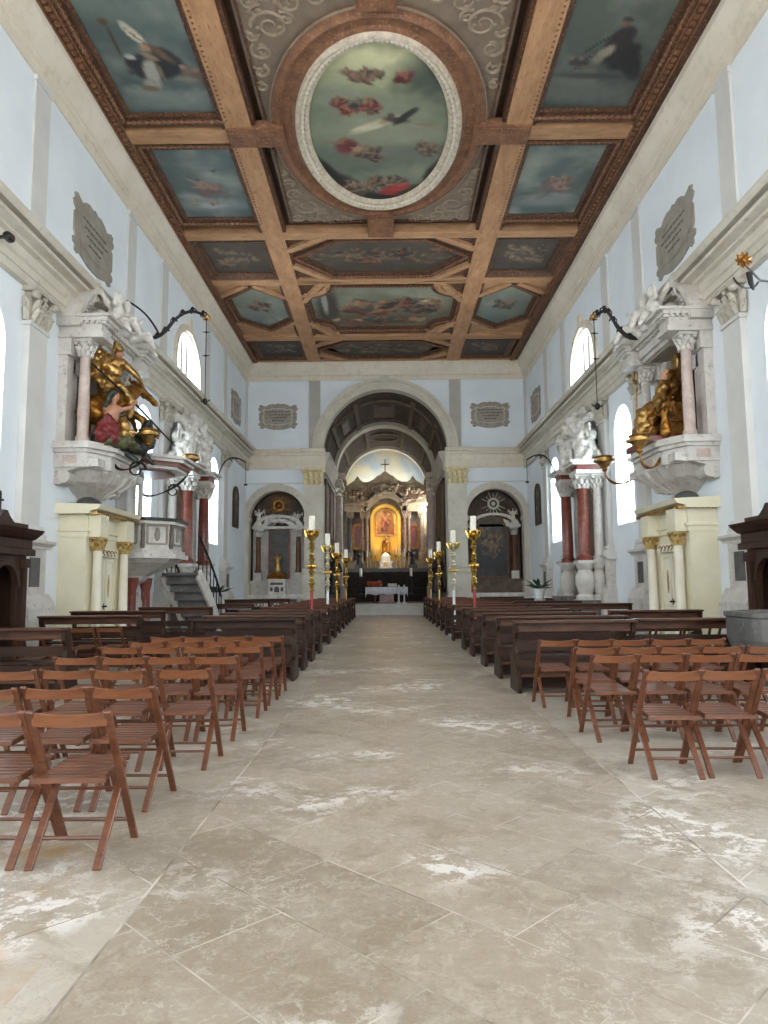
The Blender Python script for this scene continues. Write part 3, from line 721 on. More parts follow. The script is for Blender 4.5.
monk = [(.5,.85,.34,.08,0,(98,102,94),.5),(.3,.76,.14,.04,.1,(108,110,100),.5),(.66,.56,.11,.10,.9,(36,33,36),.15),(.80,.63,.05,.12,-.5,(34,31,34),.2),(.58,.46,.07,.10,.3,(42,38,40),.2),(.62,.40,.05,.05,0,(46,40,42),.25),
    (.575,.325,.026,.024,0,(120,94,78),.2),(.58,.30,.03,.014,.2,(52,44,42),.3),(.49,.53,.035,.06,.7,(150,142,120),.25),(.44,.58,.03,.03,.3,(136,128,108),.3),(.40,.46,.006,.14,.75,(46,38,36),.25),(.30,.60,.006,.10,.6,(50,44,40),.3),
    (.22,.60,.035,.03,0,(58,54,54),.3),(.31,.62,.03,.035,.4,(52,48,50),.3),(.17,.57,.016,.016,0,(130,106,88),.3),(.27,.57,.016,.016,0,(126,102,84),.3),(.36,.64,.05,.018,.1,(104,92,78),.35),(.45,.71,.2,.02,.05,(66,66,64),.5)]
painting(rect(3.98, 6.24, 12.5, 16.5), picture((96,102,92), (66,76,72), monk, 2, .28, aspect=AP), 'big ceiling painting of a dark cloaked kneeling saint, right side nearest the camera')
PK = [(134,104,96), (118,92,88), (150,122,108), (96,84,84)]
saintA = [(.5,.78,.28,.09,0,(134,144,142),.5),(.25,.66,.1,.05,.2,(146,154,150),.5),(.45,.80,.10,.04,0,(168,170,164),.5),(.66,.62,.12,.022,.5,(120,96,92),.35),(.50,.55,.10,.05,.7,(130,102,96),.3),(.45,.60,.06,.07,.1,(104,86,84),.35),(.34,.44,.07,.014,.8,(150,126,112),.35),(.44,.44,.022,.022,0,(172,142,120),.25),(.42,.42,.026,.014,.4,(96,74,62),.3),(.36,.52,.05,.010,-.3,(160,130,112),.3),(.66,.31,.026,.010,.5,(64,64,62),.35),(.69,.29,.018,.008,-.6,(64,64,62),.35)]+crowd(.52,.56,.1,.05,5,101,PK,1.8)+crowd(.38,.74,.16,.03,6,103,[(150,150,144),(136,130,122)],1.0)
painting(rect(-6.22, -3.98, 17.82, 21.5), picture((96,112,114), (78,94,94), saintA, 3, .35, aspect=.6), 'ceiling painting of a pink robed saint on clouds, left side, just past the oval')
saintB = [(.5,.78,.3,.08,0,(124,132,128),.5),(.7,.70,.1,.04,.2,(136,142,136),.5),(.5,.60,.13,.035,.1,(110,94,88),.4),(.3,.70,.10,.016,-.2,(136,124,114),.4),(.58,.5,.05,.05,.3,(122,94,84),.3),(.44,.52,.05,.045,-.3,(108,88,82),.3),(.46,.44,.018,.018,0,(158,130,110),.3),(.60,.43,.018,.018,0,(156,128,110),.3)]+crowd(.52,.53,.14,.05,7,105,PK,1.7)
painting(rect(3.98, 6.22, 17.82, 21.5), picture((98,110,108), (72,88,88), saintB, 4, .35, aspect=.6), 'ceiling painting of two seated figures on clouds, right side, just past the oval')
BR = [(100,88,74), (112,98,82), (78,70,60), (92,86,76), (60,54,48)]
for s, sd, w in ((-1, 5, 'left'), (1, 6, 'right')):
    painting(rect(min(s*3.98, s*6.22), max(s*3.98, s*6.22), 23.0, 25.5), picture((78,68,58), (60,52,45), crowd(.5, .5, .28, .25, 22, sd, BR, 2.2), sd, .2, (104,92,78)), 'dim brown rectangular ceiling painting, %s side, between two cross beams' % w, .28, beads=False)
    painting(rect(min(s*4.0, s*6.2), max(s*4.0, s*6.2), 32.8, 35.2), picture((62,54,46), (50,44,38), crowd(.5, .5, .3, .2, 16, sd+20, BR, 2.2), sd+2, .2, (88,80,70)), 'small dark ceiling painting, %s corner next to the chancel arch wall' % w, .2, beads=False)
    hx = [(s*x, y) for x, y in ((5.12, 26.75), (6.22, 27.75), (6.22, 29.9), (5.12, 30.95), (3.98+.05, 29.9), (3.98+.05, 27.85))]
    if s > 0: hx = hx[::-1]
    pal = [(96,66,56), (70,78,84), (150,128,104), (60,56,52)]
    painting(hx, picture((146,150,132), (98,112,112), [(.5,.6,.35,.14,0,(132,138,130),.5)]+crowd(.5, .47, .2, .09, 12, sd+40, pal, 1.9), sd+7, .3), 'hexagonal ceiling painting of figures on clouds, %s side' % w, .24, surround=rect(min(s*3.7, s*6.6), max(s*3.7, s*6.6), 26.2, 32.05))
hexa = [(-2.85, 24.15), (-1.45, 23.05), (1.45, 23.05), (2.85, 24.15), (1.75, 25.5), (-1.75, 25.5)]
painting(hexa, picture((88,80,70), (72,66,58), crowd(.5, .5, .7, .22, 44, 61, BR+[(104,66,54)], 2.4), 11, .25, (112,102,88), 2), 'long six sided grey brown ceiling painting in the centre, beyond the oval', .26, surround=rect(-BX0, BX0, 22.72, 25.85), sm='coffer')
def lobed(x, y0, y1, r):
    P = []
    for cx, cy, a in ((-x, y0, PI/2), (x, y0, PI), (x, y1, 3*PI/2), (-x, y1, 0)):
        for k in range(7):
            t = a-(PI/2)*k/6
            P.append((cx+r*math.cos(t), cy+r*math.sin(t)))
    return P
pal = [(120,56,44), (92,58,46), (168,136,100), (60,52,48), (206,190,150), (70,84,84), (148,110,78)]
central = [(.12,.5,.10,.5,0,(66,62,56),.3),(.10,.35,.03,.3,0,(160,158,150),.3),(.5,.82,.5,.12,0,(92,76,58),.5),(.78,.4,.2,.2,0,(170,166,140),.6)]+crowd(.44,.5,.16,.16,26,71,pal,2.2)+crowd(.76,.46,.1,.16,16,72,pal,2.2)+crowd(.5,.82,.4,.05,14,73,pal,1.6)
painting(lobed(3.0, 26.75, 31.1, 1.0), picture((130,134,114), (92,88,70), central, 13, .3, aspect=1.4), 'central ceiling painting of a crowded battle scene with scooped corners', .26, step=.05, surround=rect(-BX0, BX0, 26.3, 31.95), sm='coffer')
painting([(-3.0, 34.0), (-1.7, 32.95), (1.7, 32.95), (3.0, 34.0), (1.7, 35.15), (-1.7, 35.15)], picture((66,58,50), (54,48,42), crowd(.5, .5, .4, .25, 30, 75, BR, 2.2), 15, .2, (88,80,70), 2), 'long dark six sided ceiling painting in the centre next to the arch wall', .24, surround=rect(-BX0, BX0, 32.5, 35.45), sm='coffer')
# diagonal and curved tan ribs of the centre bays
b = MB()
zr = CEIL+.06
for s in (-1, 1):
    for p, q in (((3.24, 23.55), (1.9, 22.6)), ((3.24, 24.7), (2.0, 25.95)), ((3.24, 33.3), (2.0, 32.4)), ((3.24, 34.6), (2.1, 35.5)), ((3.24, 28.0), (2.3, 26.2)), ((3.24, 30.2), (2.3, 32.0))): b.bar((s*p[0], p[1], zr), (s*q[0], q[1], zr), .24, .14)
    for cy, a in ((26.3, 0), (31.95, 0)):
        a0, a1 = ((0, PI/2) if s < 0 else (PI/2, PI)) if cy < 28 else ((-PI/2, 0) if s < 0 else (PI, 1.5*PI))
        b.arch((s*3.24, cy), 1.02, 1.24, zr-.05, zr+.08, 'xy', a0, a1, 12)
    for p, q in (((3.92, 27.6), (5.0, 26.4)), ((6.5, 27.4), (5.3, 26.4)), ((3.92, 30.3), (4.9, 31.4)), ((6.5, 30.3), (5.3, 31.4))): b.bar((s*p[0], p[1], zr), (s*q[0], q[1], zr), .22, .1)
    b.bar((s*3.24, 29.0-2.9, zr), (s*1.6, 26.1, zr), .1, .1)
cpart('diagonal_rib', b, 'beam_x')

# the oval ------------------------------------------------------------------------------
OX, OY, OC = 1.84, 3.22, 17.33
def ellipse(rx, ry, n=64): return [(rx*math.cos(2*PI*k/n), OC+ry*math.sin(2*PI*k/n)) for k in range(n)]
RED = [(150,62,54), (110,48,44), (172,140,112), (70,60,54), (120,102,84), (60,70,70)]
ov = [(.5,.12,.26,.14,0,(190,188,146),.8),(.52,.09,.12,.06,0,(214,210,166),.7),(.55,.50,.26,.09,.1,(146,148,126),.6),(.3,.30,.2,.06,.2,(138,142,122),.6),(.6,.66,.24,.06,-.2,(112,116,102),.6),(.85,.2,.12,.1,0,(84,92,82),.6)]
ov += crowd(.42,.175,.10,.018,7,81,BR+[(120,96,80)],.75)+crowd(.665,.19,.02,.03,5,82,RED,.8)+crowd(.36,.335,.12,.03,14,83,RED,.85)
ov += [(.47,.45,.10,.022,-.5,(198,188,156),.35),(.42,.47,.06,.012,-.2,(206,196,166),.3),(.56,.42,.04,.014,-.6,(168,140,110),.3),(.585,.395,.014,.014,0,(96,74,60),.3),(.62,.42,.05,.016,.2,(74,66,60),.35),(.685,.40,.06,.016,-.85,(46,46,46),.25),(.71,.385,.045,.014,-.75,(56,54,52),.3),(.83,.455,.05,.010,.25,(146,126,104),.35),(.9,.47,.03,.008,.1,(150,132,110),.35)]
ov += [(.27,.59,.05,.05,.5,(112,58,56),.3),(.32,.62,.05,.025,.9,(92,48,48),.3),(.23,.545,.03,.012,-.8,(150,108,90),.3),(.16,.56,.05,.006,.1,(142,112,94),.35)]+crowd(.40,.635,.10,.03,12,84,RED+[(48,48,46)],.9)+crowd(.85,.60,.06,.03,9,85,BR+[(166,156,138)],.8)
ov += [(.03,.74,.05,.16,-.5,(30,36,32),.2),(.14,.86,.10,.08,.5,(34,38,34),.25),(.30,.95,.12,.05,.3,(36,38,34),.25),(.97,.76,.05,.14,.5,(38,42,36),.2),(.5,1.0,.30,.06,0,(34,36,34),.25),(.76,.92,.10,.04,-.4,(52,52,42),.3)]
ov += crowd(.5,.86,.24,.025,18,86,RED+[(40,40,38)],.9)+[(.62,.905,.07,.03,-.4,(160,60,56),.25),(.57,.94,.05,.018,.2,(144,48,46),.25),(.69,.87,.03,.014,-.6,(176,84,74),.3)]+crowd(.34,.91,.1,.02,8,87,BR,.8)
t = thing('ceiling_painting', (0, OC, ZC), 'large oval ceiling painting of angels in clouds in an ivory carved frame', 'painting', 'paintings set in the coffered ceiling')
canvas('canvas', t, ellipse(OX, OY), ZC, picture((140,144,112), (84,100,94), ov, 21, .5, (140,144,122), .567), .04)
E1 = ellipse(OX, OY)
b = MB(); ring(b, E1, [(-.05, ZC+.02), (-.05, ZC-.05), (.0, ZC-.12), (.06, ZC-.14), (.08, ZC-.1), (.18, ZC-.16), (.22, ZC-.2), (.28, ZC-.18), (.30, ZC-.1), (.30, 13.42)]); fr = b.build('frame', 'oval_frame', t)
b = MB(); path = [((OX+.12)*math.cos(PI*k/110), OC+(OY+.12)*math.sin(PI*k/110), ZC-.14) for k in range(221)]
b.tube(path, [.055 if k % 2 else .02 for k in range(221)], 6)
b.build('bead_moulding', 'cream', fr)
b = MB(); ring(b, E1, [(.30, 13.42), (.30, ZC-.1), (.36, ZC-.08), (.40, ZC-.04), (.62, ZC-.04), (.66, ZC-.12), (.72, ZC-.14), (.78, ZC-.08), (.82, ZC-.06), (.90, 13.2), (.90, 13.42)]); b.build('carved_ring', 'brown_beam', t)
b = MB(); ring(b, E1, [(.90, 13.21), (.90, 13.17), (.93, 13.17), (.93, 13.21)]); b.build('pale_fillet', 'scroll', t)

def spiral(cx, cy, r, turns, a0, sgn, n=26): return [(cx+r*(1-k/n*.86)*math.cos(a0+sgn*2*PI*turns*k/n), cy+r*(1-k/n*.86)*math.sin(a0+sgn*2*PI*turns*k/n)) for k in range(n+1)]
for sx, sy, w in ((-1, 1, 'left, far side'), (1, 1, 'right, far side'), (-1, -1, 'left, near side'), (1, -1, 'right, near side')):
    t = thing('scroll_panel', (sx*2.1, OC+sy*3.6, 13.3), 'taupe corner panel with pale scrollwork beside the oval, '+w, 'panel', 'scrollwork corner panels round the oval')
    P = [(sx*2.95, OC+sy*.4), (sx*2.95, OC+sy*4.55), (sx*.4, OC+sy*4.55)]
    for k in range(13):
        a = PI/2-(PI/2-.12)*k/12; P.append((sx*(OX+.86)*math.cos(a), OC+sy*(OY+.86)*math.sin(a)))
    b = MB(); b.prism(P, 'z', 13.27, 13.40); b.build('panel', 'taupe', t)
    b = MB()
    for (x, y, r, tu, a0, sg) in ((1.9,3.75,.2,1.2,1,1),(2.45,3.95,.18,1.2,2,-1),(1.5,4.4,.15,1.2,0,1),(2.7,3.3,.15,1.1,3,1),(1.0,4.38,.14,1.2,1,-1),(2.72,1.75,.14,1.2,0,-1),(2.25,3.55,.42,1.6,0,1),(1.75,4.15,.30,1.5,2,-1),(2.55,2.85,.27,1.4,1,-1),(1.25,4.3,.2,1.3,3,1),(2.62,4.2,.24,1.5,.5,1),(2.68,2.25,.2,1.3,2,1),(2.2,4.3,.2,1.2,4,-1)):
        pts = spiral(x, y, r, tu, a0, sg); b.tube([(sx*p, OC+sy*q, 13.265) for p, q in pts], [.05-.001*k for k in range(len(pts))], 5)
        for k in (3, 9, 15): b.ell((sx*(pts[k][0]+.06), OC+sy*(pts[k][1]+.05), 13.265), (.09, .06, .02), 6, 4)
    b.build('scrollwork', 'scroll', t)
    b = MB(); b.bar((sx*2.86, OC+sy*.6, 13.24), (sx*2.86, OC+sy*4.5, 13.24), .05, .06); b.bar((sx*.45, OC+sy*4.45, 13.24), (sx*2.86, OC+sy*4.45, 13.24), .05, .06); b.build('border', 'carved', t)

# ================================================================ WALL ORNAMENTS
def cart_outline(w, h):
    # scalloped tablet with eared corners
    q = [(.98,.30),(.90,.42),(1.0,.52),(1.04,.66),(.96,.76),(.98,.92),(.86,.98),(.76,.90),(.62,.84),(.48,.98),(.30,1.06),(.12,1.02),(0,1.10)]
    top = q+[(-x, y) for x, y in q[::-1][1:]]
    q2 = [(-.98,-.30),(-.90,-.44),(-1.02,-.55),(-1.0,-.70),(-.90,-.74),(-.92,-.92),(-.80,-.98),(-.68,-.88),(-.46,-.98),(-.26,-1.04),(0,-1.06)]
    bot = q2+[(-x, y) for x, y in q2[::-1][1:]]
    return [(x*w/2, y*h/2) for x, y in top+bot]
def cartouche(P, w, h, m, label, ink=True):
    c = P(0, 0, 0)
    t = thing('wall_cartouche', c, label, 'wall cartouche', 'painted cartouches on the upper walls')
    b = MB(); b.plate(cart_outline(w, h), [], lambda x, y, d: P(x, y, d), .04); b.build('tablet', m, t)
    b = MB(); o = cart_outline(w*.78, h*.66); i = cart_outline(w*.73, h*.6)
    b.plate(o, [i], lambda x, y, d: P(x, y, d+.035), .02); b.build('inner_border', 'stone' if m == 'plaque_far' else 'plaque', t)
    if ink:
        b = MB(); q = random.Random(3)
        for k, z in enumerate((.2, .08, -.04, -.16)):
            x = -.30+.05*k
            while x < .30-.04*k:
                l = q.uniform(.03, .09); a = P(x*w, z*h, .04); 
                b.bar(a, P((x+l)*w, z*h, .045), .012, .045); x += l+.022
        b.build('inscription', 'ink', t)
for f, s, w in ((LEFT, 1, 'left'), (RIGHT, -1, 'right')):
    cartouche(lambda x, y, d, f=f, c=16.75: f((d, c+x, 10.02+y)), 2.3, 1.5, 'plaque', 'big grey cartouche with faint lettering high on the %s wall, above the columned niche' % w)
    cartouche(lambda x, y, d, f=f: f((d, 33.3+x, 10.1+y)), 2.1, 1.45, 'plaque_far', 'small brownish cartouche high on the %s wall, in its last bay' % w, False)
    sx = -1 if s > 0 else 1
    cartouche(lambda x, y, d, sx=sx: (sx*5.5+x, YE-d, 10.3+y), 2.0, 1.3, 'plaque_far', 'weathered stone cartouche on the end wall, %s of the great arch' % w)
    t = thing('wall_painting', f((0, 33.4, 4.4)), 'narrow arch topped dark painting on the %s wall, last bay before the end wall' % w, 'painting', 'small arched wall paintings')
    canvas('canvas', t, arch_loop(33.4, .42, 4.45, 5.75), 0, picture((86,80,66), (50,52,50), [(.5,.35,.14,.2,0,(120,100,78),.4),(.5,.2,.06,.06,0,(170,140,112),.3),(.5,.6,.18,.25,0,(70,76,84),.4)], 31), .06, P=lambda y, z, f=f: f((.05, y, z)), upright=True)
    b = MB(f); L = arch_loop(33.4, .46, 4.42, 5.75); b.plate(offset(L, .09), [offset(L, -.05)], lambda y, z, d: (d, y, z), .09); b.build('frame', 'dark_wood', t)

# ================================================================ COLUMNED STATUE NICHES
def column(b, c, z0, z1, r, n=14):
    h = z1-z0
    b.lathe([(r*1.35, z0), (r*1.35, z0+.05), (r*1.2, z0+.08), (r*1.25, z0+.13), (r*1.05, z0+.17), (r, z0+.2), (r*1.02, z0+h*.35), (r*.86, z1-.02), (r*.95, z1)], (c[0], c[1], 0), n)
def col_cap(b, c, z0, z1, r):
    h = z1-z0
    b.lathe([(r*.85, z0), (r*.9, z0+.6*h), (r*1.3, z1-.15*h)], (c[0], c[1], 0), 10)
    for t, (k, z) in enumerate(((8, .28), (8, .58))):
        for i in range(k):
            a = 2*PI*(i+.5*t)/k; d = r*(1.05+.2*t)
            b.tube([(c[0]+d*math.cos(a)*.9, c[1]+d*math.sin(a)*.9, z0+h*(z-.25)), (c[0]+d*math.cos(a)*1.05, c[1]+d*math.sin(a)*1.05, z0+h*z), (c[0]+d*math.cos(a)*1.35, c[1]+d*math.sin(a)*1.35, z0+h*(z+.02))], [r*.32, r*.36, r*.14], 5)
    for x in (-1, 1):
        for y in (-1, 1): b.ell((c[0]+x*r*1.15, c[1]+y*r*1.15, z0+.78*h), (r*.4, r*.4, h*.13), 6, 4)
    q = r*1.5; b.box((c[0]-q, c[1]-q, z1-.14*h), (c[0]+q, c[1]+q, z1))

NY = 16.65
def aedicule(f, w, NY):
    t = thing('statue_niche', f((0, NY, 3.4)), 'carved marble columned niche with broken arched pediment, on the %s wall over the cream doorway' % w, 'statue niche', 'columned niches on the side walls')
    # corbel
    b = MB(f)
    def plan(u, h): return [(0, NY-h), (u*.62, NY-h), (u, NY-h*.55), (u, NY+h*.55), (u*.62, NY+h), (0, NY+h)]
    lv = [(.30,.24,3.42),(.42,.36,3.50),(.36,.30,3.56),(.55,.55,3.66),(.86,.95,3.86),(1.02,1.18,4.05),(1.06,1.24,4.1)]
    for (u, h, z), (u2, h2, z2) in zip(lv, lv[1:]):
        A = [b.V((p[0], p[1], z)) for p in plan(u, h)]; B = [b.V((p[0], p[1], z2)) for p in plan(u2, h2)]
        for i in range(6): b.face([A[i], A[(i+1) % 6], B[(i+1) % 6], B[i]])
        if z == 3.42: b.face(A)
    b.face(B)
    for a in (-.75, -.4, 0, .4, .75): b.tube([(.38+.1*math.cos(a), NY+.3*a, 3.6), (.9*math.cos(a)+.02, NY+1.0*a, 3.9), (1.04*math.cos(a*.7)+.02, NY+1.25*a, 4.08)], [.04, .06, .07], 6)
    b.lathe([(.02, 3.12), (.09, 3.16), (.07, 3.22), (.15, 3.3), (.17, 3.38), (.12, 3.44)], (.2, NY, 0), 10)
    cb = b.build('corbel', 'marble', t)
    b = MB(f)
    for a in (-.58, -.2, .2, .58): b.prism([(.0, 0), (.1, 0), (.13, .2), (-.03, .2)], 'y', -.01, .01) if False else b.ell((.74*math.cos(a), NY+.72*a*1.25, 3.82), (.1, .1, .09), 6, 4)
    b.build('inlay', 'pink_marble', cb)
    # side scroll brackets
    for s in (-1, 1):
        b = MB(f); y = NY+s*1.25
        b.prism([(0, 3.75), (.12, 3.72), (.3, 3.9), (.26, 4.02), (.55, 4.1), (.95, 4.12), (.95, 4.3), (0, 4.3)], 'y', y-.2, y+.2); b.lathe([(.15, -.22), (.15, .22)], (.2, y, 3.9), 12, 'y')
        b.build('scroll_bracket', 'marble', t)
    # ledge
    b = MB(f)
    def pl2(u, h): return [(0, NY-h), (u*.68, NY-h), (u, NY-h*.6), (u, NY+h*.5), (u*.55, NY+h*.9), (0, NY+h*.9)]
    for u, h, z0, z1 in ((1.02, 1.5, 4.1, 4.42), (1.10, 1.56, 4.42, 4.5), (1.20, 1.64, 4.5, 4.58), (1.14, 1.58, 4.58, 4.66)): b.prism(pl2(u, h), 'z', z0, z1)
    lg = b.build('ledge', 'marble', t)
    b = MB(f); b.box((.2, NY-1.515, 4.18), (.5, NY-1.49, 4.36)); b.build('inlay', 'pink_marble', lg)
    b = MB(f); b.box((1.015, NY-.35, 4.18), (1.035, NY+.3, 4.36)); b.build('inlay', 'pink_marble', lg)
    # back
    b = MB(f); b.box((0, NY-1.42, 4.66), (.16, NY-.85, 7.15)); b.box((0, NY+.85, 4.66), (.16, NY+1.42, 7.15)); b.arch((NY, 6.3), .85, 1.15, 0, .2, 'yz', n=16); b.box((0, NY-1.36, 7.02), (.15, NY+1.36, 7.25)); b.build('back_wall', 'marble', t)
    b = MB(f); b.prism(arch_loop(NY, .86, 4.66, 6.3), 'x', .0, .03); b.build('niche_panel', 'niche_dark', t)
    for s in (-1, 1):
        y = NY+s*1.24
        b = MB(f); column(b, (.5, y), 4.66, 6.62, .125); b.build('column', 'pink_marble' if s < 0 else 'marble', t, smooth=True)
        b = MB(f); col_cap(b, (.5, y), 6.62, 7.0, .135); b.build('capital', 'marble', t)
        b = MB(f); b.box((.0, y-.21, 4.66), (.2, y+.2, 6.62)); b.box((.0, y-.26, 6.62), (.28, y+.24, 7.0)); b.build('pilaster', 'marble', t)
        # entablature block and quarter of the broken pediment
        b = MB(f); b.box((0, y-.3, 7.0), (1.0, y+.3, 7.12)); b.box((0, y-.27, 7.12), (.95, y+.27, 7.3)); b.box((0, y-.36, 7.36), (1.1, y+.36, 7.44)); b.box((0, y-.42, 7.44), (1.2, y+.42, 7.5))
        for k in range(5): b.box((.96, y-.3+k*.13, 7.3), (1.06, y-.23+k*.13, 7.36))
        for k in range(7): b.box((.1+k*.13, y+s*.28, 7.3), (.17+k*.13, y+s*.36, 7.36))
        b.box((0, y-.28, 7.3), (.96, y+.28, 7.36)); b.build('entablature_block', 'marble', t)
        b = MB(f)
        a0, a1 = (.62*PI, PI*1.0) if s < 0 else (0, .38*PI)
        b.arch((NY, 7.25), 1.3, 1.52, 0, .42, 'yz', a0, a1, 10, .82); b.arch((NY, 7.25), 1.5, 1.64, 0, .52, 'yz', a0, a1, 10, .82); b.arch((NY, 7.25), 1.16, 1.3, 0, .30, 'yz', a0, a1, 10, .82); b.arch((NY, 7.25), .55, 1.16, 0, .12, 'yz', a0, a1, 10, .82)
        n = 9
        for k in range(n):
            a = a0+(a1-a0)*(k+.5)/n; b.box((.36, NY+1.34*math.cos(a)-.04, 7.25+1.34*.82*math.sin(a)-.04), (.48, NY+1.34*math.cos(a)+.04, 7.25+1.34*.82*math.sin(a)+.04))
        b.build('pediment_half', 'marble', t)
    b = MB(f); b.box((0, NY-.85, 7.0), (.7, NY+.85, 7.1)); b.box((0, NY-.85, 7.1), (.78, NY+.85, 7.36)); b.box((0, NY-.9, 7.36), (.95, NY+.9, 7.5))
    for k in range(12): b.box((.78, NY-.8+k*.135, 7.3), (.88, NY-.73+k*.135, 7.36))
    et = b.build('entablature', 'marble', t)
    b = MB(f); b.box((.14, NY-.6, 6.96), (.62, NY+.6, 7.0)); b.build('soffit_panel', 'plaque', et)
    b = MB(f); b.blobs((.0, NY-.4, 7.5), (.5, NY+.4, 8.0), 22, .16, 5, 7, 5); b.build('carved_crest', 'white_marble', t, smooth=True)
    for s in (-1, 1):
        # reclining angel with an arm raised
        y = NY+s*.42; g = (lambda p, f=f, y=y: f((.5+(p[0]-.5)*1.25+.22, y+(p[1]-y)*1.25, 7.5+(p[2]-7.54)*1.28)))
        P = [('c', (.5, y, 7.68), (.55, y-s*.12, 8.02), .15, .14), ('e', (.58, y-s*.13, 8.26), (.10, .10, .13)), ('c', (.56, y-s*.12, 8.05), (.58, y-s*.13, 8.2), .05, .05),
             ('c', (.55, y, 7.66), (.95, y+s*.05, 7.74), .13, .10), ('c', (.95, y+s*.05, 7.74), (1.08, y+s*.1, 7.5), .09, .05), ('c', (.55, y+s*.1, 7.64), (.9, y+s*.35, 7.62), .12, .09), ('c', (.9, y+s*.35, 7.62), (1.02, y+s*.4, 7.45), .08, .04),
             ('c', (.55, y+s*.02, 8.08), (.66, y+s*.28, 8.0), .06, .05), ('c', (.66, y+s*.28, 8.0), (.74, y+s*.4, 8.2), .05, .03), ('c', (.55, y-s*.22, 8.06), (.72, y-s*.34, 7.86), .06, .04),
             ('c', (.42, y-s*.05, 8.1), (.28, y+s*.2, 8.42), .06, .05), ('c', (.28, y+s*.2, 8.42), (.3, y+s*.36, 7.95), .07, .02), ('c', (.5, y+s*.2, 7.6), (.7, y-s*.2, 7.6), .1, .1)]
        o = sculpt('marble_angel', P, 'white_marble', None, g, .035, 2, .02, s)
        tag(o, 'white marble angel reclining on the %s niche pediment, on its half %s the camera' % (w, 'nearer' if s < 0 else 'farther from'), 'statue', 'marble angels on the niche pediments')
    return t
NYR = 16.6
aedicule(LEFT, 'left', NY); aedicule(RIGHT, 'right', NYR)

# the mounted saint (left) --------------------------------------------------------------
t = thing('saint_on_horse_statue', LEFT((.6, NY, 4.66)), 'gilded carved saint on a rearing horse spearing a dragon, in the left niche', 'statue')
f = lambda p: LEFT((p[0]-.05, p[1]-.2, p[2]))
horse = [('c', (.55, 16.1, 5.55), (.85, 16.9, 5.95), .33, .34), ('c', (.85, 16.9, 5.98), (1.05, 17.5, 6.45), .27, .16), ('c', (1.05, 17.5, 6.48), (1.35, 17.9, 6.2), .14, .085), ('e', (1.37, 17.93, 6.17), (.08, .11, .09)),
         ('c', (1.0, 17.42, 6.62), (1.0, 17.4, 6.76), .04, .015), ('c', (.9, 17.4, 6.62), (.9, 17.38, 6.75), .04, .015),
         ('c', (.9, 16.9, 5.8), (1.3, 17.35, 5.6), .13, .09), ('c', (1.3, 17.35, 5.6), (1.32, 17.2, 5.25), .08, .05), ('c', (.6, 16.95, 5.75), (.95, 17.5, 5.7), .13, .09), ('c', (.95, 17.5, 5.7), (1.1, 17.4, 5.35), .08, .05),
         ('c', (.4, 16.0, 5.45), (.35, 16.3, 5.08), .2, .11), ('c', (.35, 16.3, 5.08), (.3, 16.05, 4.86), .1, .06), ('c', (.7, 16.0, 5.45), (.8, 16.3, 5.06), .2, .11), ('c', (.8, 16.3, 5.06), (.75, 16.05, 4.84), .1, .06),
         ('c', (.5, 15.95, 5.6), (.45, 15.85, 5.1), .09, .04)]
sculpt('horse', horse, 'gilt_dark', t, f, .045, 3, .02, 1)
rider = [('c', (.75, 16.45, 6.2), (.82, 16.55, 6.72), .2, .22), ('c', (.6, 16.45, 6.25), (.55, 16.75, 5.85), .13, .1), ('c', (.55, 16.75, 5.85), (.5, 16.65, 5.5), .09, .07), ('c', (1.0, 16.45, 6.22), (1.2, 16.75, 5.9), .13, .1), ('c', (1.2, 16.75, 5.9), (1.2, 16.62, 5.52), .09, .07),
         ('c', (.6, 16.5, 6.78), (1.05, 16.55, 6.78), .12, .12), ('c', (1.08, 16.55, 6.76), (1.35, 16.75, 6.5), .09, .07), ('c', (1.35, 16.75, 6.5), (1.38, 17.0, 6.35), .06, .05), ('c', (.58, 16.5, 6.76), (.6, 16.2, 6.9), .09, .07), ('c', (.6, 16.2, 6.9), (.85, 16.1, 6.9), .06, .05),
         ('c', (.84, 16.6, 6.85), (.86, 16.62, 7.0), .08, .07)]
sculpt('rider', rider, 'gold', t, f, .04, 2, .025, 2)
head = [('e', (.9, 16.64, 7.08), (.11, .12, .14)), ('e', (.95, 16.75, 7.06), (.03, .04, .04))]
sculpt('head', head, 'flesh_dark', t, f, .025, 2)
o = sculpt('plumed_helmet', [('e', (.89, 16.6, 7.15), (.14, .16, .12)), ('c', (.89, 16.45, 7.25), (.89, 16.7, 7.3), .05, .05), ('c', (.89, 16.45, 7.25), (.88, 16.35, 7.0), .06, .03)], 'gold', t, f, .03, 2, .02, 4)
b = MB(f)
cape = [('c', (.7, 16.45, 6.85), (.6, 16.05, 6.72), .17, .2), ('c', (.6, 16.05, 6.72), (.8, 15.8, 6.85), .16, .08), ('c', (.65, 16.25, 6.6), (.5, 15.95, 6.3), .15, .12), ('c', (.9, 16.15, 6.55), (1.15, 15.9, 6.4), .1, .13), ('c', (1.15, 15.9, 6.4), (1.0, 15.75, 6.5), .1, .05), ('c', (.6, 16.15, 6.4), (.85, 15.85, 6.05), .13, .08)]
b.bm.free(); sculpt('cape', cape, 'gold', t, f, .045, 2, .06, 9)
b = MB(f); b.tube([(.75, 15.5, 6.45), (1.2, 16.75, 5.95), (1.7, 18.6, 5.2)], [.022, .028, .018], 6); b.build('lance', 'iron', t)
